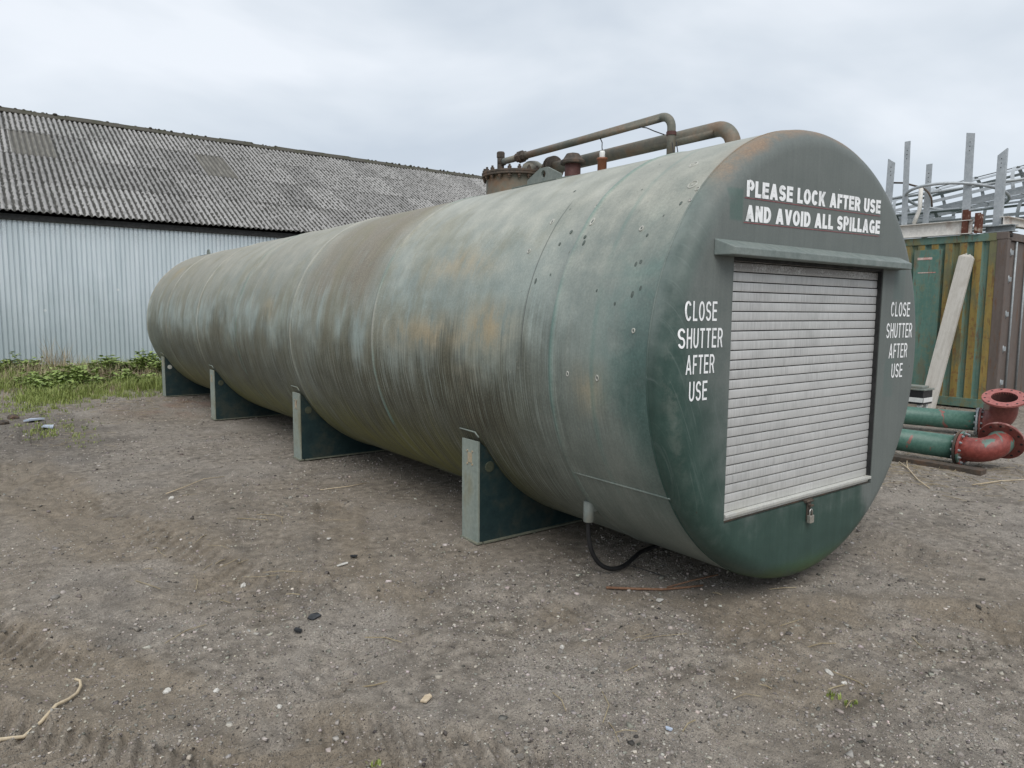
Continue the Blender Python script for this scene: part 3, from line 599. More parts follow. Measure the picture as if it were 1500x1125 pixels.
# manway
mz = CZ + TR - .06
mc = Vector((0.0, 2.88, 0))
man = MB().lathe([(.248, mz - .05), (.248, 2.735)], 40, Matrix.Translation(mc), True).build('manway', MAT['neck'], tank)
MB().lathe([(.20, 2.732), (.286, 2.732), (.288, 2.735), (.288, 2.748), (.284, 2.750), (.284, 2.752), (.288, 2.754), (.288, 2.768), (.284, 2.771), (.0, 2.773)], 48, Matrix.Translation(mc)).build('cover_flange', MAT['darksteel'], man)
bolt = MB().lathe([(0, .036), (.010, .036), (.011, .020), (.019, .020), (.019, 0), (.011, 0), (.011, -.042), (.018, -.042), (.018, -.058), (.011, -.058), (.011, -.072), (0, -.072)], 6).mesh('bolt', MAT['darksteel'])
for k in range(20):
    a = 2 * PI * (k + .4) / 20; o = link('bolt', bolt, man); o.location = (mc.x + .265 * math.cos(a), mc.y + .265 * math.sin(a), 2.771)
# thin vent pipe with tee
zt = 2.905; vp = MB()
vp.tube([(0, 3.09, 2.76), (0, 3.09, 2.985)], .031, 16).lathe([(.0, .02), (.030, .02), (.036, .012), (.036, -.03), (.03, -.03)], 12, Matrix.Translation((0, 3.09, 2.975))).lathe([(.04, .025), (.04, 0)], 14, Matrix.Translation((0, 3.09, 2.772)))
vp.tube([(0, 3.09, zt), (0, 3.045, zt)], .036, 14)
vent = vp.build('vent_pipe', MAT['darksteel'], tank)
MB().tube([(0, 3.06, zt), (0, 2.83, zt)], .0285, 14).build('short_run', MAT['pipegrey'], vent)
un = MB().lathe([(.030, -.06), (.040, -.055), (.040, -.02), (.052, -.018), (.052, .018), (.040, .02), (.040, .06), (.030, .064)], 8, frame((0, 2.79, zt), (0, -1, 0)))
for k in range(5):
    a = 1.3 * k; un.tube([(.036 * math.cos(a + q * .9), 2.85 - .012 * q, zt + .036 * math.sin(a + q * .9)) for q in range(5)], .003, 5)
un.build('union', MAT['darksteel'], vent)
MB().tube([(0, 2.76, zt), (0, 2.0, zt + .002), (0, 1.22, zt + .008)] + arc((0, 1.22, zt + .008), (0, -1, 0), (0, 0, -1), .085, 8) + [(0, 1.135, zt - .13), (0, 1.135, 2.57)], .029, 16).build('long_run', MAT['rustpipe'], vent)
MB().lathe([(.032, -.012), (.034, -.012), (.034, .012), (.032, .012)], 16, frame((0, 1.135, 2.79), (0, 0, 1))).build('band', MAT['maroon'], vent)
# thick fill pipe
xk = .13; zk = 2.785
fp = MB().tube([(xk, 2.62, zk), (xk, 1.6, zk), (xk, .86, zk)] + arc((xk, .86, zk), (0, -1, 0), (0, 0, -1), .13, 10) + [(xk, .73, 2.5)], .049, 20).build('fill_pipe', MAT['rustpipe'], tank)
mb = MB()
for yy in (2.50, 2.535): mb.lathe([(.05, -.008), (.098, -.008), (.098, .008), (.05, .008)], 24, frame((xk, yy, zk), (0, 1, 0)), closed=True)
mb.build('joint_flange', MAT['darksteel'], fp)
mb = MB().tube(arc((xk, 2.62, zk), (0, 1, 0), (-.3, 0, -.6), .12, 8), .055, 16).lathe([(0, .062), (.05, .055), (.085, .03), (.095, 0), (.085, -.035), (.06, -.06)], 18, Matrix.Translation((xk - .06, 2.72, zk + .02)), True); mb.build('valve_body', MAT['pipegrey'], fp)
# rusty gauge stub
mb = MB().lathe([(.062, 2.5), (.062, 2.72), (.060, 2.725)], 20, Matrix.Translation((-.06, 2.06, 0)), True); st_ = mb.build('gauge_stub', MAT['maroon'], tank)
MB().lathe([(.05, 2.722), (.095, 2.722), (.098, 2.728), (.098, 2.744), (.075, 2.762), (.05, 2.80), (.0, 2.812)], 14, Matrix.Translation((-.06, 2.06, 0))).build('gauge_cap', MAT['darksteel'], st_)
# float switch
fl = MB().lathe([(0, 2.53), (.030, 2.53), (.034, 2.54), (.034, 2.70), (.040, 2.703), (.040, 2.717), (.03, 2.72), (0, 2.72)], 16, Matrix.Translation((-.06, 1.735, 0)), True).build('float_switch', MAT['orange_brown'], tank)
MB().lathe([(.020, 2.72), (.021, 2.755), (.016, 2.768), (0, 2.77)], 14, Matrix.Translation((-.06, 1.735, 0)), True).build('white_cap', MAT['white_plastic'], fl)
MB().tube([(-.06, 1.735, 2.765), (-.055, 1.745, 2.80), (-.03, 1.77, 2.84), (-.005, 1.82, zt - .02)], .004, 6).build('cable', MAT['black'], fl)
mb = MB().tube([(-.03, 1.40, zt - .024), (-.03, 1.33, zt - .045), (-.03, 1.26, zt - .08), (-.03, 1.17, zt - .12)], .004, 6)
for q in (0, .035): mb.tube([(-.05, 1.06 - q, 2.61), (-.05, 1.07 - q, 2.66), (-.03, 1.10 - q, 2.72)], .0035, 6).lathe([(0, .02), (.010, .02), (.010, -.03), (0, -.03)], 8, Matrix.Translation((-.05, 1.06 - q, 2.615)))
mb.build('cable', MAT['black'], vent)
# lifting lug on its pad
def lug(y, x, w=.2, h=.115):
    zb = CZ + math.sqrt(TR ** 2 - x * x) - .005; p = [(-w, 0), (w, 0), (w * .98, .045), (.045, h), (-.045, h), (-w * .98, .045)]
    bm = bmesh.new(); ou = [bm.verts.new((x, y + a, zb + b)) for a, b in p]
    hole = [bm.verts.new((x, y + .028 * math.cos(t), zb + .066 + .030 * math.sin(t))) for t in np.linspace(0, 2 * PI, 18, endpoint=False)]
    eds = [bm.edges.new((l[i], l[(i + 1) % len(l)])) for l in (ou, hole) for i in range(len(l))]
    bmesh.ops.triangle_fill(bm, use_beauty=True, edges=eds)
    for f in [f for f in bm.faces if (f.calc_center_median() - Vector((x, y, zb + .066))).length < .02]: bm.faces.remove(f)
    r = bmesh.ops.extrude_face_region(bm, geom=bm.faces[:])
    for g in r['geom']:
        if isinstance(g, bmesh.types.BMVert): g.co.x += .022
    bmesh.ops.recalc_face_normals(bm, faces=bm.faces); me = bpy.data.meshes.new('lifting_lug'); bm.to_mesh(me); bm.free(); me.materials.append(MAT['pipegrey']); lo = link('lifting_lug', me, tank)
    mb = MB(); vs = []; fs = []
    for i, a in enumerate(np.linspace(-.1, .1, 7)):
        tt = math.asin((x + a) / TR)
        for (yy, rr_) in ((y - w - .07, TR - .01), (y - w - .07, TR + .008), (y + w + .07, TR + .008), (y + w + .07, TR - .01)): vs.append((rr_ * math.sin(tt), yy, CZ + rr_ * math.cos(tt)))
    for i in range(6):
        for q in range(4): fs.append((i * 4 + q, i * 4 + (q + 1) % 4, i * 4 + 4 + (q + 1) % 4, i * 4 + 4 + q))
    fs += [(0, 1, 2, 3), (24, 25, 26, 27)]; mb.add(vs, fs).build('pad', MAT['pipegrey'], lo)
lug(2.15, -.28)
lug(12.05, -.25, .09, .10)

# padlock and hose
pl = empty('padlock', (-.034, -.02, .40), 'small metal padlock hanging from the hasp below the roller shutter', 'padlock')
MB().box((-.021, -.012, -.012), (.021, .010, .034), ch=.004).build('body', MAT['brass'], pl)
MB().tube([(-.013, -.001, .03), (-.013, -.001, .055)] + [(-.013 * math.cos(t), -.001, .055 + .013 * math.sin(t)) for t in np.linspace(0, PI, 8)][1:] + [(.013, -.001, .03)], .0042, 8).build('shackle', MAT['steel'], pl)
hs = [(-.945, .87, .36), (-.945, .87, .27), (-.93, .86, .16), (-.88, .84, .07), (-.80, .82, .024), (-.70, .82, .016), (-.58, .86, .02), (-.44, .91, .03), (-.30, .95, .018), (-.10, .97, .016), (.2, .95, .016)]
hcu = []
for i in range(len(hs) - 1):
    for t in (0, .34, .67):
        p0, p1, p2, p3 = [Vector(hs[max(0, min(len(hs) - 1, i + j))]) for j in (-1, 0, 1, 2)]
        hcu.append(.5 * ((2 * p1) + (p2 - p0) * t + (2 * p0 - 5 * p1 + 4 * p2 - p3) * t * t + (3 * p1 - p0 - 3 * p2 + p3) * t ** 3))
tag(MB().tube(hcu, .0145, 10).build('drain_hose', MAT['black']), 'black rubber hose hanging from the drain nozzle and curling under the tank', 'hose')
wl = [(-.66, .80, .02), (-.62, .72, .012), (-.60, .64, .006), (-.60, .56, .012)]
tag(MB().tube(wl, .003, 5).build('wire_offcut', MAT['black']), 'thin black wire lying on the ground beside the hose', 'wire')

# ================================================================== shed with corrugated roof
YB = 19.6; PIT = math.radians(28)
shed = empty('farm_shed', (8, YB, 0), 'long shed with grey lichened corrugated roof and pale blue metal cladding', 'shed')
def local(o): o.matrix_parent_inverse = Matrix.Translation((-8, -YB, 0)); return o
def mat_roof():
    m = N('lichened_fibre_cement'); P = m.obj(); x, y, z = m.sep(P); r = m.rnd(); W_ = m.pos()
    n1 = m.noise(W_, 2.2, 4, .6); n2 = m.noise(W_, 16, 5, .7); n3 = m.noise(W_, 60, 3, .7)
    col = m.ramp(m.add(m.mul(n2, .6), m.mul(n3, .4)), [(.30, (.20, .195, .19)), (.5, (.30, .295, .285)), (.7, (.42, .41, .40))])
    col = m.mix(m.mul(m.step(n3, .62, .72), .6), col, (.48, .47, .45))
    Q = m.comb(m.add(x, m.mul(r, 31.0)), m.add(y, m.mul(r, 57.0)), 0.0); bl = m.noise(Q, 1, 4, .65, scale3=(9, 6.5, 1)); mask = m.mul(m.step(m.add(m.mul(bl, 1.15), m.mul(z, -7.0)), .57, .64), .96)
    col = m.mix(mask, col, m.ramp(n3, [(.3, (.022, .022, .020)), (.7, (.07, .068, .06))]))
    col = m.mix(1.0, col, m.ramp(r, [(0, .74), (1, 1.12)]), 'MULTIPLY'); col = m.mix(m.mul(m.step(n1, .52, .7), .45), col, (.10, .098, .09))
    return m.fin(col, .92, m.bump(m.add(n2, m.mul(mask, .6)), .4, .01), spec=.2)
def mat_rooflight():
    m = N('dirty_rooflight'); P = m.obj(); x, y, z = m.sep(P); W_ = m.pos(); n2 = m.noise(W_, 1, 5, .7, scale3=(20, 3, 3)); n3 = m.noise(W_, 50, 3, .7)
    col = m.ramp(m.add(m.mul(n2, .6), m.mul(n3, .4)), [(.3, (.07, .067, .058)), (.5, (.14, .133, .115)), (.72, (.30, .285, .25))])
    dz = m.step(m.add(z, m.mul(m.sub(n2, .5), .05)), .006, -.02); col = m.mix(m.mul(dz, .75), col, (.06, .056, .046))  # dirt tone also paints rib shade into the valleys
    return m.fin(col, .6, m.bump(n3, .2, .01), spec=.3)
def mat_clad():
    m = N('pale_blue_cladding'); P = m.pos(); x, y, z = m.sep(P); r = m.rnd(); n1 = m.noise(P, 1, 4, .6, scale3=(7, 7, .5)); n2 = m.noise(P, 1.2, 4, .6); n3 = m.noise(P, 30, 3, .6)
    col = m.ramp(n1, [(.3, (.50, .57, .60)), (.7, (.62, .68, .71))])
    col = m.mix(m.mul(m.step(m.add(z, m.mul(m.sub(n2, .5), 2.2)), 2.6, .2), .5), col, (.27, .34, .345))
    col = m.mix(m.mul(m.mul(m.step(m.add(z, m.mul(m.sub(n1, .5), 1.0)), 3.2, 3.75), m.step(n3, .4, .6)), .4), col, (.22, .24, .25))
    sp = m.step(m.vor(P, 1.1, out=0), .05, .03); col = m.mix(m.mul(sp, .7), col, (.75, .77, .77))
    col = m.mix(1.0, col, m.ramp(r, [(0, .94), (1, 1.05)]), 'MULTIPLY')
    return m.fin(col, .42, m.bump(n3, .05, .004), .15, .5)
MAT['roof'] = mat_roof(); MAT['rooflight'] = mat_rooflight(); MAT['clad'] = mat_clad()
MAT['ridge'] = simple('mossy_ridge', (.040, .036, .028), (.095, .088, .072), .95, sc=9, stain=(.045, .045, .025), stain_k=.8, bump=.6)
MAT['plinth'] = simple('painted_plinth', (.42, .41, .37), (.58, .57, .52), .8, sc=5, stain=(.2, .2, .15), stain_k=.6)
# cladding panels
pw = 1.12; rib = pw / 10
def panel(w, z0, z1, nr, depth=.030):
    pts = []
    for k in range(nr):
        x0 = w / nr * k; d = w / nr; pts += [(x0, 0), (x0 + d * .66, 0), (x0 + d * .72, depth), (x0 + d * .92, depth)]
    pts.append((w, 0)); n = len(pts); vs = [(a, b, z0) for a, b in pts] + [(a, b, z1) for a, b in pts]
    return MB().add(vs, [(i, i + 1, n + i + 1, n + i) for i in range(n - 1)]).mesh('wall_panel', MAT['clad'], False)
pm = panel(pw, .09, 3.80, 10)
XW0, XW1 = -14.0, 31.0
k = 0; x = XW0
while x < XW1:
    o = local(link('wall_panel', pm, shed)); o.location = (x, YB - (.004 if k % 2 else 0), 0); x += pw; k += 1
XE = x
local(MB().box((XW0, YB - .02, -.4), (XE, YB + .25, .11)).build('plinth', MAT['plinth'], shed))
local(MB().box((XW0, YB + .07, .12), (XE, YB + .10, 3.75)).build('back_sheet', MAT['darkgap'], shed))
local(MB().box((XW0 - .1, YB - .06, 3.71), (XE + .1, YB - .006, 3.86), ch=.01).build('eaves_shade_strip', MAT['darkgap'], shed))  # near-black strip paints the shaded gap under the eave
# roof sheets
NC = 7; cp = .15; sw = NC * cp; rows = 4; LEN = 8.62; rl = LEN / rows; lap = .16
def sheet_mesh(name, mat):
    N_ = NC * 8; vs = []; fs = []
    xs = np.linspace(-.02, sw + .03, N_ + 1); zs = .028 * np.cos(2 * PI * xs / cp)
    for t in (0, -.011):
        for yy in (0, rl + lap):
            for a, b in zip(xs, zs): vs.append((a, yy, b + t))
    n = N_ + 1
    for i in range(N_):
        fs += [(i, i + 1, n + i + 1, n + i), (2 * n + i, 3 * n + i, 3 * n + i + 1, 2 * n + i + 1), (i, 2 * n + i, 2 * n + i + 1, i + 1)]
    mb = MB().add(vs, fs, True); me = mb.mesh(name, mat, False); me.set_sharp_from_angle(angle=math.radians(50)); return me
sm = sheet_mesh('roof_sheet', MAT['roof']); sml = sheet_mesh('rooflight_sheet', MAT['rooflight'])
EZ = 3.925; EY = YB - .20
up = Vector((0, math.cos(PIT), math.sin(PIT))); nrm = Vector((0, -math.sin(PIT), math.cos(PIT)))
LIGHTS = {(2, -3), (2, 5), (0, 3), (1, 8), (2, 14), (3, 18), (0, 22)}
ncol = int((XE - XW0 + .4) / sw) + 1; xr0 = XW0 - .2; c_off = int(round((-3.2 - xr0) / sw)) 
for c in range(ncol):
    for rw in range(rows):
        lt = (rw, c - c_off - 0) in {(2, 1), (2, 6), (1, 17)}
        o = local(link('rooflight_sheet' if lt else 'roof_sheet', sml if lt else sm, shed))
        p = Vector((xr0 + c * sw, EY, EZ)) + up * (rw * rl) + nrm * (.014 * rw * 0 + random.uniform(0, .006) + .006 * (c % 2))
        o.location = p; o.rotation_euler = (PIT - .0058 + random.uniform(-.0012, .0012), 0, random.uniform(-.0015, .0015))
ry = EY + LEN * math.cos(PIT); rz = EZ + LEN * math.sin(PIT)
cap = MB()
poly = [(-.30, -.115), (-.29, -.085), (-.10, .03), (-.06, .075), (.06, .075), (.10, .03), (.29, -.085), (.30, -.115)]
cap.prism(poly, 0, 1.06, ax='x'); capm = cap.mesh('ridge_cap', MAT['ridge'])
x = xr0
while x < XE + .3:
    o = local(link('ridge_cap', capm, shed)); o.location = (x, ry, rz - .03 + random.uniform(-.012, .02)); o.rotation_euler = (random.uniform(-.03, .03), random.uniform(-.012, .012), 0); x += 1.02
# moss lumps along the ridge, far roof slope and gables
mb = MB()
for k in range(520):
    x = random.uniform(xr0, XE); s_ = random.uniform(.02, .07); dy = random.choice((random.uniform(-.32, -.22), random.uniform(-.08, .08))); zc = rz - .03 + (.08 if abs(dy) < .1 else -.10)
    mb.lathe([(0, s_ * .7), (s_ * .6, s_ * .5), (s_, 0), (s_ * .5, -s_ * .4)], 6, Matrix.Translation((x, ry + dy, zc)), True)
local(tag(mb.build('ridge_moss', MAT['ridge'], shed), kind='stuff'))
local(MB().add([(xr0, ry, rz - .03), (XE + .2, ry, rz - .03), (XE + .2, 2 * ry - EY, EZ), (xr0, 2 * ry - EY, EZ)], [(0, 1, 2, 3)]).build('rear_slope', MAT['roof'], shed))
for xx in (XW0, XE):
    local(MB().add([(xx, YB + .03, 0), (xx, 2 * ry - YB, 0), (xx, 2 * ry - YB, 3.8), (xx, ry, rz - .06), (xx, YB + .03, 3.8)], [(0, 1, 2, 3, 4)]).build('gable', MAT['clad'], shed))
local(MB().box((XW0, 2 * ry - YB - .1, 0), (XE, 2 * ry - YB, 3.8)).build('rear_wall', MAT['clad'], shed))

# ================================================================== shipping container
KX, KY, KH = 9.5, 2.29, 2.91
def mat_cont(name, c0, c1, st, k=.6, x1=(.15, .15, .10)):
    m = N(name); P = m.pos(); n1 = m.noise(P, 1, 5, .65, scale3=(9, 9, 1.0)); n2 = m.noise(P, 14, 5, .7); n3 = m.noise(P, 3, 4, .6)
    col = m.mix(m.step(m.add(m.mul(n1, .6), m.mul(n2, .4)), .34, .66), c0, c1); col = m.mix(m.mul(m.step(m.add(m.mul(n2, .6), m.mul(n3, .4)), .5, .6), k), col, st)
    n4 = m.noise(P, 1, 5, .7, .3, scale3=(5, 5, 1.1)); col = m.mix(m.mul(m.step(n4, .50, .62), .75), col, x1); col = m.mix(m.mul(m.step(m.noise(P, 1, 5, .7, scale3=(14, 14, 2.2)), .56, .66), .7), col, (.13, .060, .028))
    return m.fin(col, .62, m.bump(n2, .25, .005), spec=.35)
MAT['cgreen'] = mat_cont('faded_green_container', (.075, .150, .122), (.135, .205, .165), (.15, .14, .065), .65, (.17, .15, .06))
MAT['cyellow'] = mat_cont('ochre_container', (.20, .150, .042), (.32, .225, .070), (.17, .085, .035), .85, (.115, .135, .085))
MAT['cbrown'] = mat_cont('brown_container_end', (.105, .083, .072), (.145, .118, .103), (.09, .07, .06), .5, (.12, .095, .08))
MAT['cpatch'] = mat_cont('green_repair_plate', (.075, .16, .13), (.12, .21, .175), (.19, .17, .07), .35)
MAT['cred'] = simple('red_white_paint_scrape', (.35, .06, .04), (.70, .62, .56), .6, sc=30)
kt = empty('shipping_container', (KX + 1.2, KY, 0), 'green and ochre corrugated shipping container with a brown door end', 'container')
def kl(o): o.matrix_parent_inverse = Matrix.Translation((-(KX + 1.2), -KY, 0)); return o
KL = 6.06
# corrugated side, one object per rib
per = .222; y = KY + .15; k = 0
while y < KY + KL - .35:
    mb = MB(); a = y; xo, xi = KX + .012, KX + .05
    pts = [(xo, a), (xo, a + .112), (xi, a + .142), (xi, a + .192), (xo, a + per)]
    for i in range(4):
        mb.cur = 1 if i == 0 else 0
        (x0, y0), (x1, y1) = pts[i], pts[i + 1]; mb.add([(x0, y0, .16), (x1, y1, .16), (x1, y1, KH - .12), (x0, y0, KH - .12)], [(0, 1, 2, 3)])
    kl(mb.build('side_rib', [MAT['cgreen'], MAT['cyellow']], kt, False)); y += per; k += 1
kl(MB().box((KX + .06, KY + .1, .1), (KX + 2.38, KY + KL - .05, KH - .06)).build('inner_body', MAT['cgreen'], kt))
kl(MB().box((KX - .012, KY + .965, .20), (KX + .006, KY + 1.42, KH - .22), ch=.004).build('repair_plate', MAT['cpatch'], kt))
kl(MB().box((KX - .016, KY + 1.12, 2.52), (KX - .010, KY + 1.36, 2.56)).box((KX - .015, KY + 1.05, 2.29), (KX - .010, KY + 1.34, 2.305)).build('paint_scrape', MAT['cred'], kt))
for (z0, z1, nm) in ((KH - .13, KH - .005, 'top_rail'), (0.02, .17, 'bottom_rail')):
    kl(MB().box((KX, KY + .16, z0), (KX + .07, KY + KL - .16, z1), ch=.006).build(nm, MAT['cgreen'], kt))
    kl(MB().box((KX + .16, KY + .006, z0), (KX + 2.28, KY + .09, z1 - .002), ch=.006).build(nm, MAT['cbrown'], kt))
for (cx_, cy_) in ((KX, KY), (KX + 2.3, KY), (KX, KY + KL - .16), (KX + 2.3, KY + KL - .16)):
    p = kl(MB().box((cx_ + .003, cy_ + .003, .118), (cx_ + .14, cy_ + .155, KH - .116), ch=.008).build('corner_post', MAT['cbrown'], kt))
    for zc in (0.0, KH - .118):
        kl(MB().box((cx_ - .003, cy_ - .003, zc), (cx_ + .165, cy_ + .172, zc + .118), ch=.012).build('corner_casting', MAT['cbrown'], kt))
        kl(MB().tube([(cx_ + .08, cy_ - .0045, zc + .035), (cx_ + .08, cy_ - .0045, zc + .083)], .026, 10).build('casting_hole', MAT['darkgap'], kt))
for dx0, dx1 in ((.155, 1.215), (1.225, 2.29)):
    dr = kl(MB().box((KX + dx0, KY + .045, .19), (KX + dx1, KY + .085, KH - .14), ch=.006).build('door', MAT['cbrown'], kt))
    hx = KX + .15 if dx0 < 1 else KX + 2.20
    for hz in (.42, .98, 1.55, 2.12, 2.55):
        (MB().box((hx, KY + .012, hz), (hx + .16, KY + .05, hz + .075), ch=.004).tube([(hx + .012, KY + .012, hz - .02), (hx + .012, KY + .012, hz + .095)], .014, 8).build('hinge', MAT['galvd'], dr))
    for rx in (dx0 + .28, dx0 + .75):
        (MB().tube([(KX + rx, KY + .02, .16), (KX + rx, KY + .02, KH - .14)], .017, 10).build('lock_rod', MAT['galvd'], dr))
# leaning board
bl_ = MB(); W2 = .12
prof_ = [(-W2, 0), (-W2, .045), (-.075, .05), (-.065, .040), (-.02, .040), (-.01, .052), (.035, .052), (.045, .042), (.085, .042), (W2, .046), (W2, 0)]
L_ = 2.68
vs = [(a, b, z) for z in (0, L_) for a, b in prof_]; n = len(prof_)
for i in range(n, 2 * n): vs[i] = (vs[i][0] * .97, vs[i][1], L_ - .05 * random.random() - (.06 if abs(vs[i][0]) > .08 else 0))
bl_.add(vs, [(i, (i + 1) % n, n + (i + 1) % n, n + i) for i in range(n)] + [tuple(range(n)), tuple(range(2 * n - 1, n - 1, -1))])
MAT['board'] = simple('bleached_board', (.40, .375, .33), (.60, .575, .53), .85, sc=22, streak=True, stain=(.28, .25, .20), stain_k=.4, bump=.3)
bo = bl_.build('leaning_board', MAT['board'])
p0 = Vector((KX - .48, 3.14, -.01)); p1 = Vector((KX - .06, 2.84, 2.66)); ax_ = (p1 - p0).normalized(); bo.matrix_world = frame(p0, ax_, (0, -1, 0))
tag(bo, 'pale bleached grooved board leaning against the side of the green and ochre container', 'board')

# ================================================================== steel stacked on the container
def ibeam(mb, p0, p1, h, w, t=.012):
    p0 = Vector(p0); p1 = Vector(p1); d = p1 - p0; L = d.length; m = frame(p0, d, (0, 0, 1))     # local x up, z along
    for (a, b) in (((0, -w / 2, 0), (t, w / 2, L)), ((h - t, -w / 2, 0), (h, w / 2, L)), ((t, -t / 2, 0), (h - t, t / 2, L))): mb.box(a, b, m)
    return mb
ZK = KH + .005
bm1 = empty('white_steel_beam', (9.5, 4.2, ZK), 'peeling white steel beam with rusty stubs lying along the container roof edge', 'beam')
def bl1(o): o.matrix_parent_inverse = Matrix.Translation((-9.5, -4.2, -ZK)); return o
bl1(ibeam(MB(), (9.52, 2.83, ZK), (9.52, 7.6, ZK + .02), .23, .13).build('beam', MAT['whitesteel'], bm1))
for (yy, hh) in ((2.93, .40), (2.74, .33)):
    mb = MB(); mb.box((9.46, yy - .045, ZK), (9.475, yy + .045, ZK + hh), ch=.003).box((9.476, yy - .045, ZK), (9.57, yy - .033, ZK + hh - .02)).box((9.476, yy + .033, ZK), (9.57, yy + .045, ZK + hh * .93)); bl1(mb.build('rusty_stub', MAT['rust'], bm1))
b2_ = ibeam(MB(), (9.62, 2.42, ZK + .115), (12.1, 2.30, ZK + .115), .14, .12).build('white_cross_beam', MAT['whitesteel']); tag(b2_, 'white cross beam at the brown door end of the container roof', 'beam')
b3_ = ibeam(MB(), (9.66, 2.68, ZK), (9.60, 2.24, ZK), .11, .20).build('short_grey_beam', MAT['galvd']); tag(b3_, 'short grey steel offcut on the container corner below the cross beam', 'beam')
# upright posts (galvanised angles), stand on the beam top or roof
posts = [(9.60, 4.28, 4.38, 'leftmost galvanised upright with slanted top, half hidden by the tank', 1, -.02), (9.60, 3.97, 4.63, 'tall galvanised upright second from the tank on the container roof', 0, .03),
         (9.72, 3.66, 4.20, 'shortest galvanised upright, third from the tank on the container roof', 0, .0), (9.60, 2.97, 4.60, 'tallest wide galvanised upright rising from a rusty stub', 2, .02), (9.70, 2.54, 4.27, 'galvanised upright with slanted top nearest the brown container end', 3, .0)]
for (x, y, zt_, lab, kind, lean) in posts:
    w = .05 if kind == 0 else .065; mb = MB(); z0 = ZK + (.005 if kind != 2 else .2); zb_ = ZK + .255 if x < 9.65 and kind != 2 else ZK
    sl_ = {0: 0, 1: -.09, 2: -.03, 3: .10}[kind]
    h_ = zt_ - zb_
    prof_ = [(0, -w), (.008, -w), (.008, w - .008), (.07, w - .008), (.07, w), (0, w)] if kind != 3 else [(0, -w), (.06, -w), (.06, -w + .008), (.008, -w + .008), (.008, w - .008), (.06, w - .008), (.06, w), (0, w)]
    vs = [(a, b, 0) for a, b in prof_] + [(a, b + lean, h_ - sl_ * (b + w) / (2 * w) * 1.0 if sl_ > 0 else h_ + sl_ * (w - b) / (2 * w) * -1 * -1) for a, b in prof_]; n = len(prof_)
    mb.add(vs, [(i, (i + 1) % n, n + (i + 1) % n, n + i) for i in range(n)] + [tuple(range(n)), tuple(range(2 * n - 1, n - 1, -1))])
    o = mb.build('steel_upright', MAT['galv']); o.location = (x, y, zb_); tag(o, lab, 'upright', 'galvanised uprights standing on the container roof')
    b = MB()
    for q in range(3): b.tube([(-.003, lean * .9 + random.uniform(-.01, .01), h_ - .16 - .07 * q), (.001, lean * .9, h_ - .16 - .07 * q)], .009, 8)
    ob = b.build('bolt_hole', MAT['darkgap'], o)
# ladder safety cages
def cage(name, p0, p1, rad, nh, label, upv=(0, 0, 1), arc_=(math.radians(-15), math.radians(195)), nstr=5, mat='galv'):
    p0 = Vector(p0); p1 = Vector(p1); L = (p1 - p0).length; t = empty(name, p0, label, 'ladder cage', 'ladder cages piled on the container roof'); m = frame(p0, p1 - p0, upv)  # local x = up
    mi = Matrix.Translation(-p0)
    def bd(mb, nm, mm): o = mb.build(nm, MAT[mm], t); o.matrix_parent_inverse = mi; return o
    def P(a, z, r=rad): return m @ Vector((r * math.sin(a), r * math.cos(a), z))
    for k in range(nh):
        z = L * (k + .3) / nh; mb = MB(); vs = []; fs = []; aa = np.linspace(arc_[0], arc_[1], 22)
        for a in aa: vs += [P(a, z - .028), P(a, z + .028), P(a, z + .028, rad - .008), P(a, z - .028, rad - .008)]
        for i in range(21):
            for q in range(4): fs.append((4 * i + q, 4 * i + (q + 1) % 4, 4 * i + 4 + (q + 1) % 4, 4 * i + 4 + q))
        bd(mb.add(vs, fs), 'hoop', mat)
    for k in range(nstr):
        a = arc_[0] + (arc_[1] - arc_[0]) * (k + .5) / nstr; tn = Vector((math.cos(a), -math.sin(a), 0)) * .028; c = Vector((math.sin(a), math.cos(a), 0)); mb = MB(); vs = []
        for z in (0, L):
            for (q, r2) in ((-1, rad - .016), (1, rad - .016), (1, rad - .009), (-1, rad - .009)): vs.append(m @ (c * r2 + tn * q + Vector((0, 0, z))))
        bd(mb.add(vs, [(0, 1, 2, 3), (7, 6, 5, 4)] + [(i, i + 4, (i + 1) % 4 + 4, (i + 1) % 4) for i in range(4)]), 'strap', mat)
    for s_ in (-1, 1):
        bd(MB().box((-.16, s_ * .22 - .006, 0), (-.09, s_ * .22 + .006, L), m), 'ladder_rail', mat)
    for k in range(int(L / .28)): bd(MB().tube([m @ Vector((-.125, -.22, .14 + .28 * k)), m @ Vector((-.125, .22, .14 + .28 * k))], .011, 8), 'rung', mat)
cage('ladder_cage', (10.55, 6.6, 3.18), (10.85, 1.55, 3.95), .36, 8, 'galvanised ladder cage rising toward the brown container end')
cage('ladder_cage', (11.45, 6.0, 3.28), (11.2, 1.2, 3.32), .36, 9, 'galvanised ladder cage lying flat behind the rising one', mat='galvd')
cage('ladder_cage', (10.15, 7.4, 3.20), (10.25, 3.3, 3.22), .26, 6, 'small flat-lying galvanised ladder cage nearest the uprights', mat='galvd', nstr=4)
hp = MB(); ctr = Vector((10.05, 3.32, 3.62)); hm = frame(ctr, (.24, .05, 1))
hp.tube([hm @ Vector((.62 * math.cos(a) * 1.0, .80 * math.sin(a), 0)) for a in np.linspace(0, 2 * PI, 49)], .026, 10, cap=False)
tag(hp.build('steel_hoop', MAT['galv']), 'large round galvanised steel ring among the uprights on the container roof', 'ring')
br = MB().tube([(9.62, 4.25, 3.16), (9.62, 4.22, 3.34), (9.62, 4.1, 3.5), (9.62, 3.98, 3.62), (9.62, 3.86, 3.72)], .012, 8)
gp = MB(); gp.tube([(9.60, 3.80, 3.17), (9.60, 3.76, 3.3), (9.60, 3.72, 3.42), (9.60, 3.72, 3.78)], .035, 10)
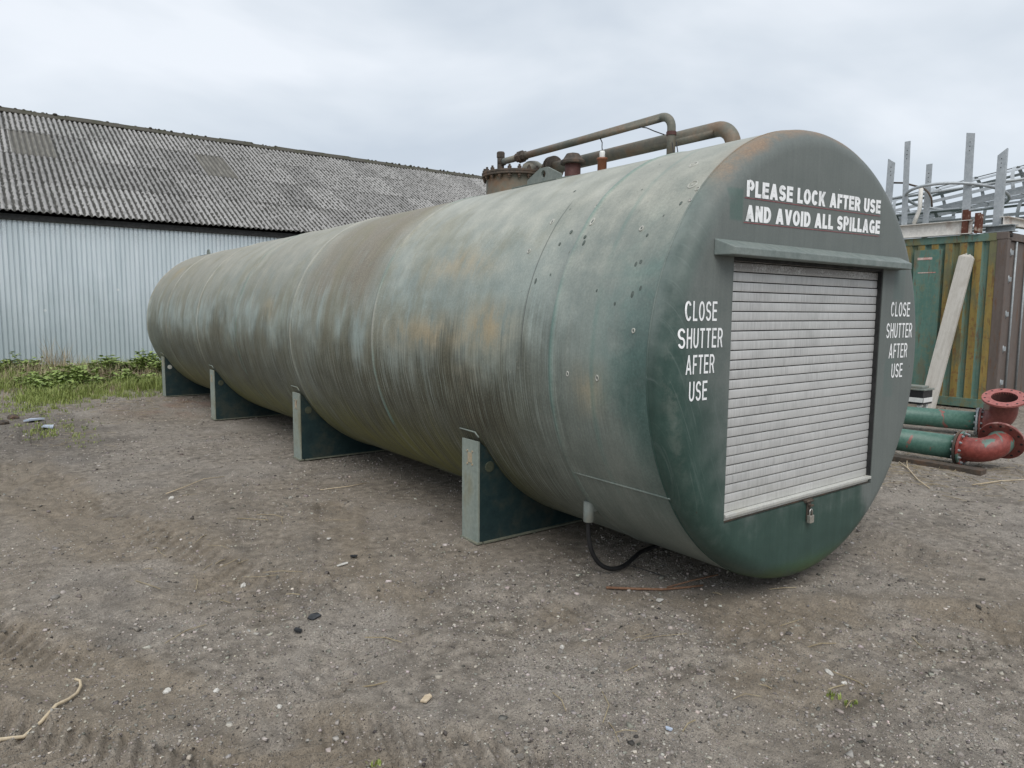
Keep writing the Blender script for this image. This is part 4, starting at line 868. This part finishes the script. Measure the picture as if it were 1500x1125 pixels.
tag(gp.build('curved_pipe', MAT['whitesteel']), 'short curved cream pipe standing between the uprights', 'pipe')
tag(MB().tube([(9.66, 4.25, 3.95), (9.66, 4.05, 3.92), (9.66, 3.82, 3.83), (9.66, 3.70, 3.78), (9.66, 3.62, 3.70), (9.70, 3.58, 3.6), (9.70, 3.56, 3.45)], .016, 8).build('bent_rod', MAT['darksteel']), 'dark bent steel rod between the first uprights', 'rod')
for i, (a, b) in enumerate((((9.95, 7.0, 3.62), (9.98, 1.9, 3.80)), ((10.2, 7.0, 3.02), (10.2, 2.6, 3.10)), ((9.9, 7.2, 2.95), (9.9, 2.7, 3.02)))):
    tag(MB().tube([a, b], .024 - .004 * i, 8).build('steel_tube', MAT['galvd']), ['upper thin galvanised tube running through the pile of ladder cages', 'thick galvanised tube lying on the container roof under the ladder cages', 'thin galvanised tube lying just behind the white beam'][i], 'tube', 'loose tubes on the container roof')

# ================================================================== flanged pipes on the ground
def mat_pipe(name, a0, a1, st, sc=5, lo=.56):
    m = N(name); P = m.pos(); n1 = m.noise(P, sc, 5, .6, .6); n2 = m.noise(P, 26, 4, .65); n3 = m.noise(P, 120, 3, .6)
    col = m.mix(m.step(n2, .35, .65), a0, a1); col = m.mix(m.step(n1, lo, lo + .035), col, st); col = m.mix(m.mul(m.step(n3, .66, .72), .4), col, (.45, .40, .36))
    return m.fin(col, .42, m.bump(m.add(n2, m.step(n1, lo, lo + .03)), .15, .004), spec=.45)
MAT['pgreen'] = mat_pipe('chipped_green_pipe', (.045, .115, .088), (.07, .15, .118), (.22, .085, .07), lo=.63)
MAT['pred'] = mat_pipe('red_oxide_elbow', (.165, .034, .027), (.24, .056, .044), (.085, .15, .125), sc=3.2, lo=.53)
MAT['pmaroon'] = mat_pipe('dull_red_elbow', (.15, .042, .036), (.20, .06, .05), (.26, .13, .11), sc=4, lo=.62)
MAT['ppink'] = mat_pipe('pale_red_flange', (.27, .080, .070), (.36, .125, .11), (.24, .07, .06), sc=6, lo=.62)
def flange(mb, o, ax_, R=.185, r=.115, t=.024): return mb.lathe([(r, 0), (R - .004, 0), (R, .004), (R, t - .004), (R - .004, t), (r, t)], 40, frame(o, ax_), closed=True)
def bolts(name, o, ax_, parent, inv, rad=.158, n=12, two=.05, mat='galvd'):
    m = frame(o, ax_)
    for k in range(n):
        a = 2 * PI * (k + .5) / n; mm = m @ Matrix.Translation((rad * math.cos(a), rad * math.sin(a), 0))
        b = MB().lathe([(0, two + .022), (.009, two + .022), (.009, two + .012), (.015, two + .012), (.015, two), (.009, two), (.009, 0), (.015, 0), (.015, -.016), (0, -.016)], 6, mm)
        q = b.build(name, MAT[mat], parent)
def holes(o, ax_, parent, inv, rad=.158, n=12):
    m = frame(o, ax_)
    for k in range(n):
        a = 2 * PI * (k + .5) / n; mm = m @ Matrix.Translation((rad * math.cos(a), rad * math.sin(a), .0))
        q = MB().lathe([(0, .0012), (.0125, .0012), (.0125, -.002)], 10, mm).build('bolt_hole', MAT['darkgap'], parent)
def pipe_assembly(o, back, w, rb, s0, s1, plen, label, em, fm, er=.125, fr_=.215):
    o = Vector(o); d = -Vector(back).normalized(); w = Vector(w); w = (w - d * w.dot(d)).normalized(); t = empty('flanged_pipe', (o.x, o.y, 0), label, 'pipe', 'flanged pipes lying beside the container'); inv = Matrix.Translation((-o.x, -o.y, 0))
    def bd(mb, nm, mt): q = mb.build(nm, MAT[mt], t); q.matrix_parent_inverse = inv; return q
    bd(MB().tube([o - d * plen, o - d * (plen * .5), o - d * .02], .125, 32), 'straight_pipe', 'pgreen')
    f1 = bd(flange(MB(), o - d * .030, d), 'pipe_flange', 'galvd' if em == 'pmaroon' else 'darksteel'); f2 = bd(flange(MB(), o + d * .002, d), 'pipe_flange', em)
    bolts('bolt', o - d * .030, d, f1, inv, two=.056)
    a0 = o + d * (.02 + s0); pts = [o + d * .02, o + d * (.02 + s0 * .5)] + arc(a0, d, w, rb, 14) ; e = pts[-1] + w * s1; pts.append(e)
    m_ = MB().tube(pts, [.125] * 2 + [er] * (len(pts) - 2), 32, cap=False); 
    el = bd(m_, 'elbow', em)
    bd(MB().tube(pts, er - .012, 32, cap=False), 'bore', 'maroon')
    f3 = bd(flange(MB(), e - w * .022, w, fr_, er - .012, .03), 'pipe_flange', fm); holes(e + w * .009, w, f3, inv, fr_ - .035); holes(e - w * .023, -w, f3, inv, fr_ - .035)
    return e
pipe_assembly((6.64, 1.50, .185), (-.25, .97, 0), (-.34, -.30, 1.0), .22, .02, .16, 3.2, 'green flanged pipe nearer the container, its red elbow flange open to the sky', 'pmaroon', 'ppink', .155, .245)
pipe_assembly((4.40, .86, .185), (-.02, .999, .0), (.90, .1, .42), .20, .07, .05, 3.0, 'green flanged pipe nearer the tank, its red elbow patched with green paint', 'pred', 'pmaroon')
# control box behind the pipes
cbx = empty('control_box', (6.95, 2.55, 0), 'dark control box with white panel standing behind the green pipes', 'box')
def cb(o): o.matrix_parent_inverse = Matrix.Translation((-6.95, -2.55, 0)); return o
cb(MB().box((6.85, 2.30, .30), (7.15, 2.70, .50), ch=.008).build('case', MAT['black'], cbx)); cb(MB().box((6.842, 2.30, .33), (6.849, 2.70, .395), ch=.002).box((6.86, 2.292, .33), (7.14, 2.299, .395), ch=.002).build('white_panel', MAT['white_plastic'], cbx))
cb(MB().box((6.84, 2.28, .50), (7.16, 2.68, .525), ch=.006).box((6.88, 2.33, .526), (7.10, 2.6, .56), ch=.008).build('lid', MAT['pipegrey'], cbx))
cb(MB().box((6.87, 2.33, 0), (7.13, 2.68, .06)).box((6.88, 2.34, .06), (6.93, 2.39, .30)).box((7.07, 2.34, .06), (7.12, 2.39, .30)).box((6.88, 2.60, .06), (6.93, 2.66, .30)).build('stand', MAT['white_plastic'], cbx))
cb(MB().tube([(6.85, 2.66, .53), (6.80, 2.66, .50), (6.80, 2.64, .40), (6.82, 2.6, .30), (6.80, 2.55, .1)], .013, 8).build('white_cable', MAT['white_plastic'], cbx))
wp = MB().tube([(5.45, 2.0, .02), (5.35, 1.78, .02), (5.3, 1.5, .018), (5.38, 1.25, .02), (5.55, 1.1, .03)], .014, 8); tag(wp.build('white_hose', MAT['white_plastic']), 'loop of thin white hose on the ground between the two green pipes', 'hose')
tag(MB().box((4.08, .55, -.01), (4.22, 3.0, .045), ch=.006).build('timber_bearer', MAT['darkwood'] if 'darkwood' in MAT else MAT['darksteel']), 'dark timber bearer on the ground along the nearer green pipe', 'timber')

# ================================================================== plants
def mat_leaf(name, c0, c1, c2):
    m = N(name); P = m.pos(); n = m.noise(P, 14, 3, .6); n2 = m.noise(P, 90, 2); col = m.ramp(m.add(m.mul(n, .6), m.mul(n2, .4)), [(.3, c0), (.5, c1), (.7, c2)])
    m.p.inputs['Subsurface Weight'].default_value = 0.0
    return m.fin(col, .55, None, spec=.35)
MAT['bramble'] = mat_leaf('bramble_leaf', (.075, .12, .03), (.20, .27, .07), (.38, .44, .16))
MAT['grass'] = mat_leaf('grass_blade', (.11, .16, .036), (.22, .27, .07), (.34, .34, .13))
MAT['dry'] = mat_leaf('dry_stalk', (.20, .155, .09), (.30, .245, .155), (.42, .36, .25))
def leaf_quads(mb, p, size, yaw, pitch):
    d = Vector((math.cos(yaw) * math.cos(pitch), math.sin(yaw) * math.cos(pitch), math.sin(pitch))); s_ = d.cross(Vector((0, 0, 1))).normalized() * size * .36; n_ = s_.cross(d).normalized() * size * .10
    p = Vector(p); mb.add([p, p + d * size * .45 + s_ + n_, p + d * size, p + d * size * .45 - s_ + n_, p + d * size * .45 - n_ * .3], [(0, 1, 4), (1, 2, 4), (2, 3, 4), (3, 0, 4)])
def bush(x, y, rx, ry_, h, n, label, seed):
    R_ = random.Random(seed); t = empty('bramble_bush', (x, y, 0), label, 'bush', 'brambles along the foot of the shed wall'); inv = Matrix.Translation((-x, -y, 0))
    st = MB(); lf = MB()
    for k in range(int(n / 26)):
        a = R_.uniform(0, 2 * PI); q = math.sqrt(R_.random()); tip = Vector((x + rx * q * math.cos(a), y + ry_ * q * math.sin(a), h * (1.05 - .6 * q * q) * R_.uniform(.45, 1.1))); root = Vector((x + rx * .4 * q * math.cos(a + R_.uniform(-.5, .5)), y + ry_ * .4 * q * math.sin(a), -.02))
        midp = (root + tip) / 2 + Vector((0, 0, h * .3)); pts = [root * (1 - s_) ** 2 + midp * 2 * s_ * (1 - s_) + tip * s_ * s_ for s_ in np.linspace(0, 1, 7)]
        st.tube(pts, [.007 - .0007 * i for i in range(7)], 4)
        for j in range(26):
            s_ = R_.uniform(.2, 1.05); s_ = min(s_, 1); p = root * (1 - s_) ** 2 + midp * 2 * s_ * (1 - s_) + tip * s_ * s_ + Vector((R_.gauss(0, .06), R_.gauss(0, .06), R_.gauss(0, .045)))
            if p.z < .02: p.z = .02 + R_.random() * .05
            yw = R_.uniform(0, 2 * PI)
            for dd in (-.7, 0, .7):
                if R_.random() < .85: leaf_quads(lf, p, R_.uniform(.06, .13), yw + dd, R_.uniform(-.5, .5))
    o = st.build('stem', MAT['dry'], t, False); o.matrix_parent_inverse = inv
    o = lf.build('leaves', MAT['bramble'], t, False); o.matrix_parent_inverse = inv; tag(o, kind='stuff')
bush(-3.35, 18.0, .95, .9, .48, 800, 'dark bramble at the left edge of the photo by the shed', 1)
bush(-2.45, 14.6, .85, 1.0, .36, 900, 'low spreading bramble in front of the grass patch', 2)
bush(-1.55, 15.8, .62, .85, .46, 800, 'rounded bramble midway along the visible shed wall', 3)
bush(-.75, 16.4, .85, .8, .46, 800, 'straggly bramble just left of the tank end', 4)
bush(-.15, 15.0, .60, .7, .62, 800, 'tall bramble behind the farthest saddle', 5)
bush(-2.75, 13.2, .35, .35, .20, 260, 'smallest low bramble at the ragged edge of the bare ground', 8)
bush(-1.25, 14.2, .40, .35, .24, 260, 'small low bramble right of the grass patch near the farthest saddle', 9)
bush(-4.6, 17.6, .9, .8, .6, 500, 'bramble just outside the left edge beside the shed', 6)
def tuft(mb, x, y, h, n, spread, R_, z0=0.0):
    for k in range(n):
        a = R_.uniform(0, 2 * PI); q = spread * math.sqrt(R_.random()); bx, by = x + q * math.cos(a), y + q * math.sin(a); hh = h * R_.uniform(.5, 1.15); ln = R_.uniform(.15, .7) * hh; b = R_.uniform(0, 2 * PI); w = R_.uniform(.003, .006)
        dx, dy = math.cos(b), math.sin(b); px, py = -dy * w, dx * w
        mb.add([(bx - px, by - py, z0), (bx + px, by + py, z0), (bx + dx * ln * .35 + px * .8, by + dy * ln * .35 + py * .8, z0 + hh * .62), (bx + dx * ln * .35 - px * .8, by + dy * ln * .35 - py * .8, z0 + hh * .62), (bx + dx * ln, by + dy * ln, z0 + hh)], [(0, 1, 2, 3), (3, 2, 4)])
R2 = random.Random(5); gr = MB(); dr_ = MB()
for (cx_, cy_, sx, sy, n, h) in [(-2.9, 11.6, .6, .8, 90, .07), (-1.9, 12.4, 1.2, .6, 110, .09), (-3.3, 11.0, .4, .9, 50, .06), (-3.0, 12.4, .35, .5, 160, .13), (-2.5, 12.6, .5, .4, 90, .10), (-2.85, 12.9, .45, .8, 190, .20), (-2.3, 13.2, .5, .6, 120, .18), (-1.15, 13.6, .55, .55, 210, .24), (-.75, 13.3, .4, .4, 90, .22), (-3.4, 14.9, .5, .9, 120, .22), (-2.0, 14.0, .8, .6, 90, .18), (-2.4, 17.6, 1.6, 1.2, 260, .30), (-.6, 17.8, 1.2, 1.2, 160, .30), (-3.3, 16.4, .8, .7, 120, .22), (-1.2, 12.9, 1.2, .5, 50, .10), (-3.05, 9.0, .45, .9, 60, .05), (-3.0, 8.7, .25, .5, 26, .05), (-2.9, 7.6, .15, .4, 20, .045)]:
    for k in range(n):
        x, y = cx_ + R2.gauss(0, .55) * sx, cy_ + R2.gauss(0, .55) * sy; tuft(gr, x, y, h * R2.uniform(.6, 1.2), 9, .05, R2, -.02)
for (cx_, cy_, sx, sy, n, h) in [(-2.0, 13.6, .9, .5, 90, .14), (-1.0, 15.2, 1.1, .6, 120, .34), (-2.6, 16.6, 1.2, .8, 140, .45), (-3.1, 15.4, .8, .9, 90, .26), (-1.75, 15.2, .35, .5, 80, .42), (-2.2, 18.3, .4, .3, 40, .75), (-.9, 14.2, .9, .7, 70, .2), (-2.5, 13.0, .7, .6, 60, .16), (-.3, 14.6, .7, .7, 50, .3)]:
    for k in range(n):
        x, y = cx_ + R2.gauss(0, .55) * sx, cy_ + R2.gauss(0, .55) * sy; tuft(dr_, x, y, h * R2.uniform(.5, 1.25), 5, .06, R2, -.02)
tag(gr.build('grass', MAT['grass'], None, False), 'rough yellow green grass growing at the edge of the yard by the shed', 'grass', kind='stuff')
tag(dr_.build('dry_stalks', MAT['dry'], None, False), 'dry straw coloured stalks among the brambles by the shed', 'stalks', kind='stuff')
for (x, y, lab) in [(-2.775, .015, 'small grass tuft at the bottom edge of the photo'), (-1.03, -.73, 'small grass tuft on the gravel below the tank front'), (-1.02, -.80, 'tiny grass tuft right beside another on the gravel')]:
    mb = MB(); tuft(mb, 0, 0, .025, 16, .03, R2); o = mb.build('grass_tuft', MAT['grass'], None, False); o.location = (x, y, gz(x, y)); tag(o, lab, 'grass tuft', 'grass tufts on the yard')

# ================================================================== gravel and debris
def stone_verts(n, seed):
    rs = np.random.RandomState(seed); base = np.array([(-1,-1,-1),(1,-1,-1),(1,1,-1),(-1,1,-1),(-.8,-.8,1),(.8,-.8,1),(.8,.8,1),(-.8,.8,1)], float) * .6
    return base[None] + rs.uniform(-.42, .42, (n, 8, 3))
SF = np.array([(0,3,2,1),(4,5,6,7),(0,1,5,4),(1,2,6,5),(2,3,7,6),(3,0,4,7)])
def scatter(x, y, size, seed, colors, name, lab):
    n = len(x); rs = np.random.RandomState(seed); V = stone_verts(n, seed) * size[:, None, None] * np.stack([rs.uniform(.7, 1.3, n), rs.uniform(.7, 1.1, n), rs.uniform(.35, .75, n)], -1)[:, None, :]
    a = rs.uniform(0, 2 * PI, n); c, s_ = np.cos(a)[:, None], np.sin(a)[:, None]; X = V[..., 0] * c - V[..., 1] * s_; Y = V[..., 0] * s_ + V[..., 1] * c
    gz_ = ground_fields(x[None, :], y[None, :])[0][0]; V = np.stack([X + x[:, None], Y + y[:, None], V[..., 2] + (gz_ + size * .12)[:, None]], -1)
    me = bpy.data.meshes.new(name); F = (SF[None] + 8 * np.arange(n)[:, None, None]).reshape(-1, 4)
    me.vertices.add(n * 8); me.vertices.foreach_set('co', V.ravel().astype(np.float32)); me.loops.add(F.size); me.loops.foreach_set('vertex_index', F.ravel().astype(np.int32)); me.polygons.add(len(F)); me.polygons.foreach_set('loop_start', np.arange(0, F.size, 4, dtype=np.int32)); me.polygons.foreach_set('loop_total', np.full(len(F), 4, np.int32)); me.update()
    ca = me.color_attributes.new('tone', 'FLOAT_COLOR', 'POINT'); col = np.repeat(np.c_[colors, np.ones(n)], 8, 0); ca.data.foreach_set('color', col.ravel().astype(np.float32))
    m = N('gravel_stone'); q = m.noise(m.pos(), 160, 3, .7); m.fin(m.mix(1.0, m.attr('tone'), m.ramp(q, [(.3, .75), (.7, 1.2)]), 'MULTIPLY'), .9, spec=.25); me.materials.append(m.m)
    return tag(link(name, me), lab, 'gravel', kind='stuff')
rs = np.random.RandomState(3); cam2 = np.array([-3.8335, -2.1769])
NS = 105000
ang = math.radians(90) - rs.uniform(math.radians(-3), math.radians(77), NS); dist = 2.0 * (16 / 2.0) ** (rs.rand(NS) ** 1.15)
sx_, sy_ = cam2[0] + dist * np.cos(ang), cam2[1] + dist * np.sin(ang)
dens = sstep(vnoise(sx_ * 1.2, sy_ * 1.2, 31) + .6 * vnoise(sx_ * 4, sy_ * 4, 32) + .5, .1, .8); mudv = ground_fields(sx_[None], sy_[None])[1][0]
keep = (rs.rand(NS) < .25 + .75 * dens) & (rs.rand(NS) > mudv * .45); sx_, sy_, dist = sx_[keep], sy_[keep], dist[keep]; n = len(sx_)
size = np.exp(rs.normal(np.log(.0040), .50, n)) * (.75 + .11 * dist); size = np.clip(size, .0016, .022)
tone = np.clip(rs.normal(.26, .105, n), .06, .52); wht = rs.rand(n) < .018; tone[wht] = rs.uniform(.40, .66, wht.sum())
cols = tone[:, None] * np.array([1.0, .91, .81])[None] * (1 + rs.normal(0, .03, (n, 3)))
scatter(sx_, sy_, size, 4, np.clip(cols, .02, .75), 'gravel', 'loose grey gravel and chippings scattered over the yard')

R3 = random.Random(21); stw = MB()
for (cx_, cy_, sx, sy, n_) in [(4.3, 1.5, 1.1, .9, 170), (3.6, .9, .7, .6, 60), (5.6, 1.6, .8, .8, 120), (4.4, .3, .9, .4, 70), (-1.9, 10.8, 1.2, 1.4, 120), (-3.0, 8.2, .5, 1.2, 40), (-2.6, 2.4, 1.0, 1.4, 26), (-1.0, -.3, 1.2, .5, 18)]:
    for k in range(n_):
        x, y = cx_ + R3.gauss(0, .55) * sx, cy_ + R3.gauss(0, .55) * sy; a = R3.uniform(0, 2 * PI); L2 = R3.uniform(.02, .13); z = gz(x, y) + .006; w2 = R3.uniform(.0015, .003)
        pts = [(x - L2 * math.cos(a), y - L2 * math.sin(a), z), (x, y, z + R3.uniform(0, .012)), (x + L2 * math.cos(a + R3.uniform(-.5, .5)), y + L2 * math.sin(a + R3.uniform(-.5, .5)), z + R3.uniform(-.003, .01))]
        stw.tube(pts, w2, 4, smooth=False)
tag(stw.build('straw_litter', MAT['dry'], None, False), 'bits of dry straw and plant litter strewn on the ground by the pipes', 'litter', kind='stuff')
MAT['stone'] = simple('pale_stone', (.42, .40, .36), (.60, .58, .54), .9, sc=60, bump=.4)
MAT['dstone'] = simple('grey_stone', (.14, .13, .115), (.24, .22, .20), .9, sc=60, bump=.4)
MAT['scrap'] = simple('black_plastic_scrap', (.015, .016, .018), (.04, .042, .045), .4, sc=40)
MAT['wood'] = simple('split_wood', (.42, .33, .22), (.58, .48, .35), .8, sc=50)
MAT['twig'] = simple('pale_twig', (.40, .32, .21), (.55, .46, .33), .8, sc=60, bump=.3)
MAT['btwig'] = simple('brown_twig', (.14, .07, .04), (.26, .15, .09), .8, sc=60, bump=.3)
MAT['bluefilm'] = simple('pale_blue_plastic', (.34, .40, .50), (.50, .55, .62), .4, sc=30)
def lump(name, x, y, s_, mat, label, cat, flat=.55, seed=0, group=None):
    R_ = random.Random(seed + 100); bm = bmesh.new(); bmesh.ops.create_icosphere(bm, subdivisions=2, radius=1); k1, k2 = R_.uniform(0, 9), R_.uniform(0, 9)
    for v in bm.verts:
        f = 1 + .22 * math.sin(v.co.x * 3 + k1) + .18 * math.sin(v.co.y * 4 + k2) + R_.uniform(-.09, .09); v.co = Vector((v.co.x * f, v.co.y * f * .75, v.co.z * f * flat)) * s_
    me = bpy.data.meshes.new(name); bm.to_mesh(me); bm.free(); me.materials.append(MAT[mat]); o = link(name, me); o.location = (x, y, gz(x, y) + s_ * flat * .35); o.rotation_euler = (0, 0, R_.uniform(0, 6)); tag(o, label, cat, group)
G = 'larger stones lying on the yard'
lump('stone', -.829, -.60, .021, 'stone', 'larger of two white stones in front of the tank', 'stone', .5, 1, G); lump('stone', -.867, -.69, .013, 'stone', 'smaller of two white stones in front of the tank', 'stone', .5, 2, G)
lump('stone', -2.31, -.228, .020, 'dstone', 'grey stone near the bottom edge of the photo', 'stone', .7, 3, G); lump('stone', -1.665, .279, .016, 'stone', 'pale stone beside a darker one on the middle gravel', 'stone', .6, 4, G)
lump('stone', -1.70, .25, .017, 'dstone', 'darker stone beside a pale one on the middle gravel', 'stone', .7, 5, G); lump('stone', -2.66, 1.976, .022, 'stone', 'whitish stone left of the wheel track in the middle yard', 'stone', .6, 6, G)
lump('stone', -3.264, .986, .019, 'stone', 'white stone just right of the pale bent twig', 'stone', .5, 7, G); lump('stone', -3.10, .85, .016, 'stone', 'white stone farther right of the pale bent twig', 'stone', .5, 8, G)
lump('stone', -3.562, 2.347, .026, 'dstone', 'flat grey stone above the pale bent twig', 'stone', .4, 9, G); lump('stone', -2.92, .60, .013, 'stone', 'small white stone on the tyre track', 'stone', .5, 10, G)
lump('stone', -1.60, .0, .015, 'dstone', 'dark stone at the centre right of the yard', 'stone', .7, 11, G); lump('stone', -1.63, -.05, .012, 'dstone', 'smaller dark stone next to the centre right one', 'stone', .7, 12, G)
lump('stone', -2.59, 4.21, .03, 'stone', 'pale stone far left of the third saddle', 'stone', .5, 13, G); lump('stone', -.02, -.48, .013, 'dstone', 'dark stone to the right of the tank front', 'stone', .5, 14, G)
lump('earth_clod', -3.449, 10.185, .09, 'darksteel', 'dark clod of earth at the left below the grass', 'clod', .45, 15, 'earth clods'); lump('earth_clod', -3.60, 9.7, .10, 'darksteel', 'dark clod of earth at the left photo edge', 'clod', .4, 16, 'earth clods')
def scrap(name, x, y, w, l, h, mat, label, cat, rz):
    bm = bmesh.new(); pts = [(-w, -l * .8), (w * .7, -l), (w, l * .5), (.1 * w, l), (-w * .9, l * .6)]; R_ = random.Random(int(abs(x * 1000))); a = [bm.verts.new((p[0], p[1], R_.uniform(0, h * .7))) for p in pts]; bm.faces.new(a)
    r = bmesh.ops.extrude_face_region(bm, geom=bm.faces[:])
    for g in r['geom']:
        if isinstance(g, bmesh.types.BMVert): g.co.z += h * .4 + .002
    bmesh.ops.recalc_face_normals(bm, faces=bm.faces); me = bpy.data.meshes.new(name); bm.to_mesh(me); bm.free(); me.materials.append(MAT[mat]); o = link(name, me); o.location = (x, y, gz(x, y) + .003); o.rotation_euler = (0, 0, rz); tag(o, label, cat)
scrap('plastic_scrap', -2.485, 1.324, .035, .028, .012, 'scrap', 'flat black plastic scrap on the middle yard', 'scrap', .4); scrap('plastic_scrap', -2.622, 1.19, .016, .02, .02, 'scrap', 'small black scrap just below the flat one', 'scrap', 1.2)
scrap('plastic_scrap', -1.93, 2.05, .018, .024, .012, 'scrap', 'small black scrap in front of the nearest saddle', 'scrap', .9)
scrap('wood_chip', -2.405, .29, .018, .034, .012, 'wood', 'pale splintered wood chip on the lower middle gravel', 'wood chip', -.9)
scrap('paper_flake', -2.05, 1.95, .045, .012, .006, 'stone', 'thin white flake left of the nearest saddle', 'flake', .2); scrap('paper_flake', -.86, .376, .024, .016, .008, 'stone', 'white flake below the brown forked stick', 'flake', .2)
scrap('paper_flake', -1.93, 2.46, .016, .014, .010, 'stone', 'small white flake behind the nearest saddle foot', 'flake', .7); scrap('plastic_scrap', -1.775, -.476, .010, .014, .01, 'bluefilm', 'tiny blue plastic bit near the bottom of the photo', 'scrap', .5)
scrap('plastic_film', -3.235, 9.66, .12, .10, .05, 'bluefilm', 'crumpled pale blue plastic by the grass edge', 'plastic film', .5); scrap('plastic_film', -3.125, 8.95, .10, .07, .04, 'bluefilm', 'second crumpled pale blue plastic nearer the camera', 'plastic film', 1.5)
def twig(name, pts, r, mat, label, cat='twig', forks=()):
    mb = MB(); pp = [Vector((a, b, gz(a, b) + c)) for a, b, c in pts]; mb.tube(pp, [r * (1 - .35 * i / len(pp)) for i in range(len(pp))], 7)
    for f in forks: mb.tube([Vector((a, b, gz(a, b) + c)) for a, b, c in f], r * .6, 6)
    tag(mb.build(name, MAT[mat]), label, cat)
twig('twig', [(-3.92, .93, .008), (-3.841, .976, .010), (-3.77, .99, .012), (-3.709, 1.029, .014), (-3.655, 1.07, .012), (-3.609, 1.127, .012), (-3.575, 1.17, .014), (-3.556, 1.215, .018), (-3.553, 1.27, .022), (-3.57, 1.29, .025)], .0085, 'twig', 'pale bent twig in the bottom left corner')
twig('stick', [(-.99, .665, .012), (-.86, .555, .010), (-.74, .455, .012), (-.62, .40, .012), (-.50, .36, .015)], .008, 'btwig', 'reddish brown forked stick beside the tank front', 'stick', [[(-.70, .46, .012), (-.52, .42, .03), (-.36, .36, .045)]])
twig('twig', [(4.0, 1.30, .02), (3.75, 1.1, .02), (3.4, .85, .015), (3.15, .64, .01)], .0065, 'twig', 'long pale twig on the ground below the green pipes', 'twig', [[(4.3, 1.35, .03), (3.95, 1.2, .02), (3.75, 1.1, .02)]])
twig('twig', [(3.6, .45, .01), (3.95, .33, .012), (4.25, .15, .01)], .0055, 'twig', 'pale twig at the right edge below the elbows')
twig('twig', [(-1.45, 3.80, .01), (-1.2, 3.74, .015), (-1.0, 3.80, .01)], .004, 'twig', 'short pale twig between the second and third saddles')
twig('twig', [(-2.6, 4.35, .01), (-2.4, 4.5, .02), (-2.2, 4.75, .02), (-2.0, 4.80, .015)], .0045, 'twig', 'pale twig on the rutted ground far left of the saddles')
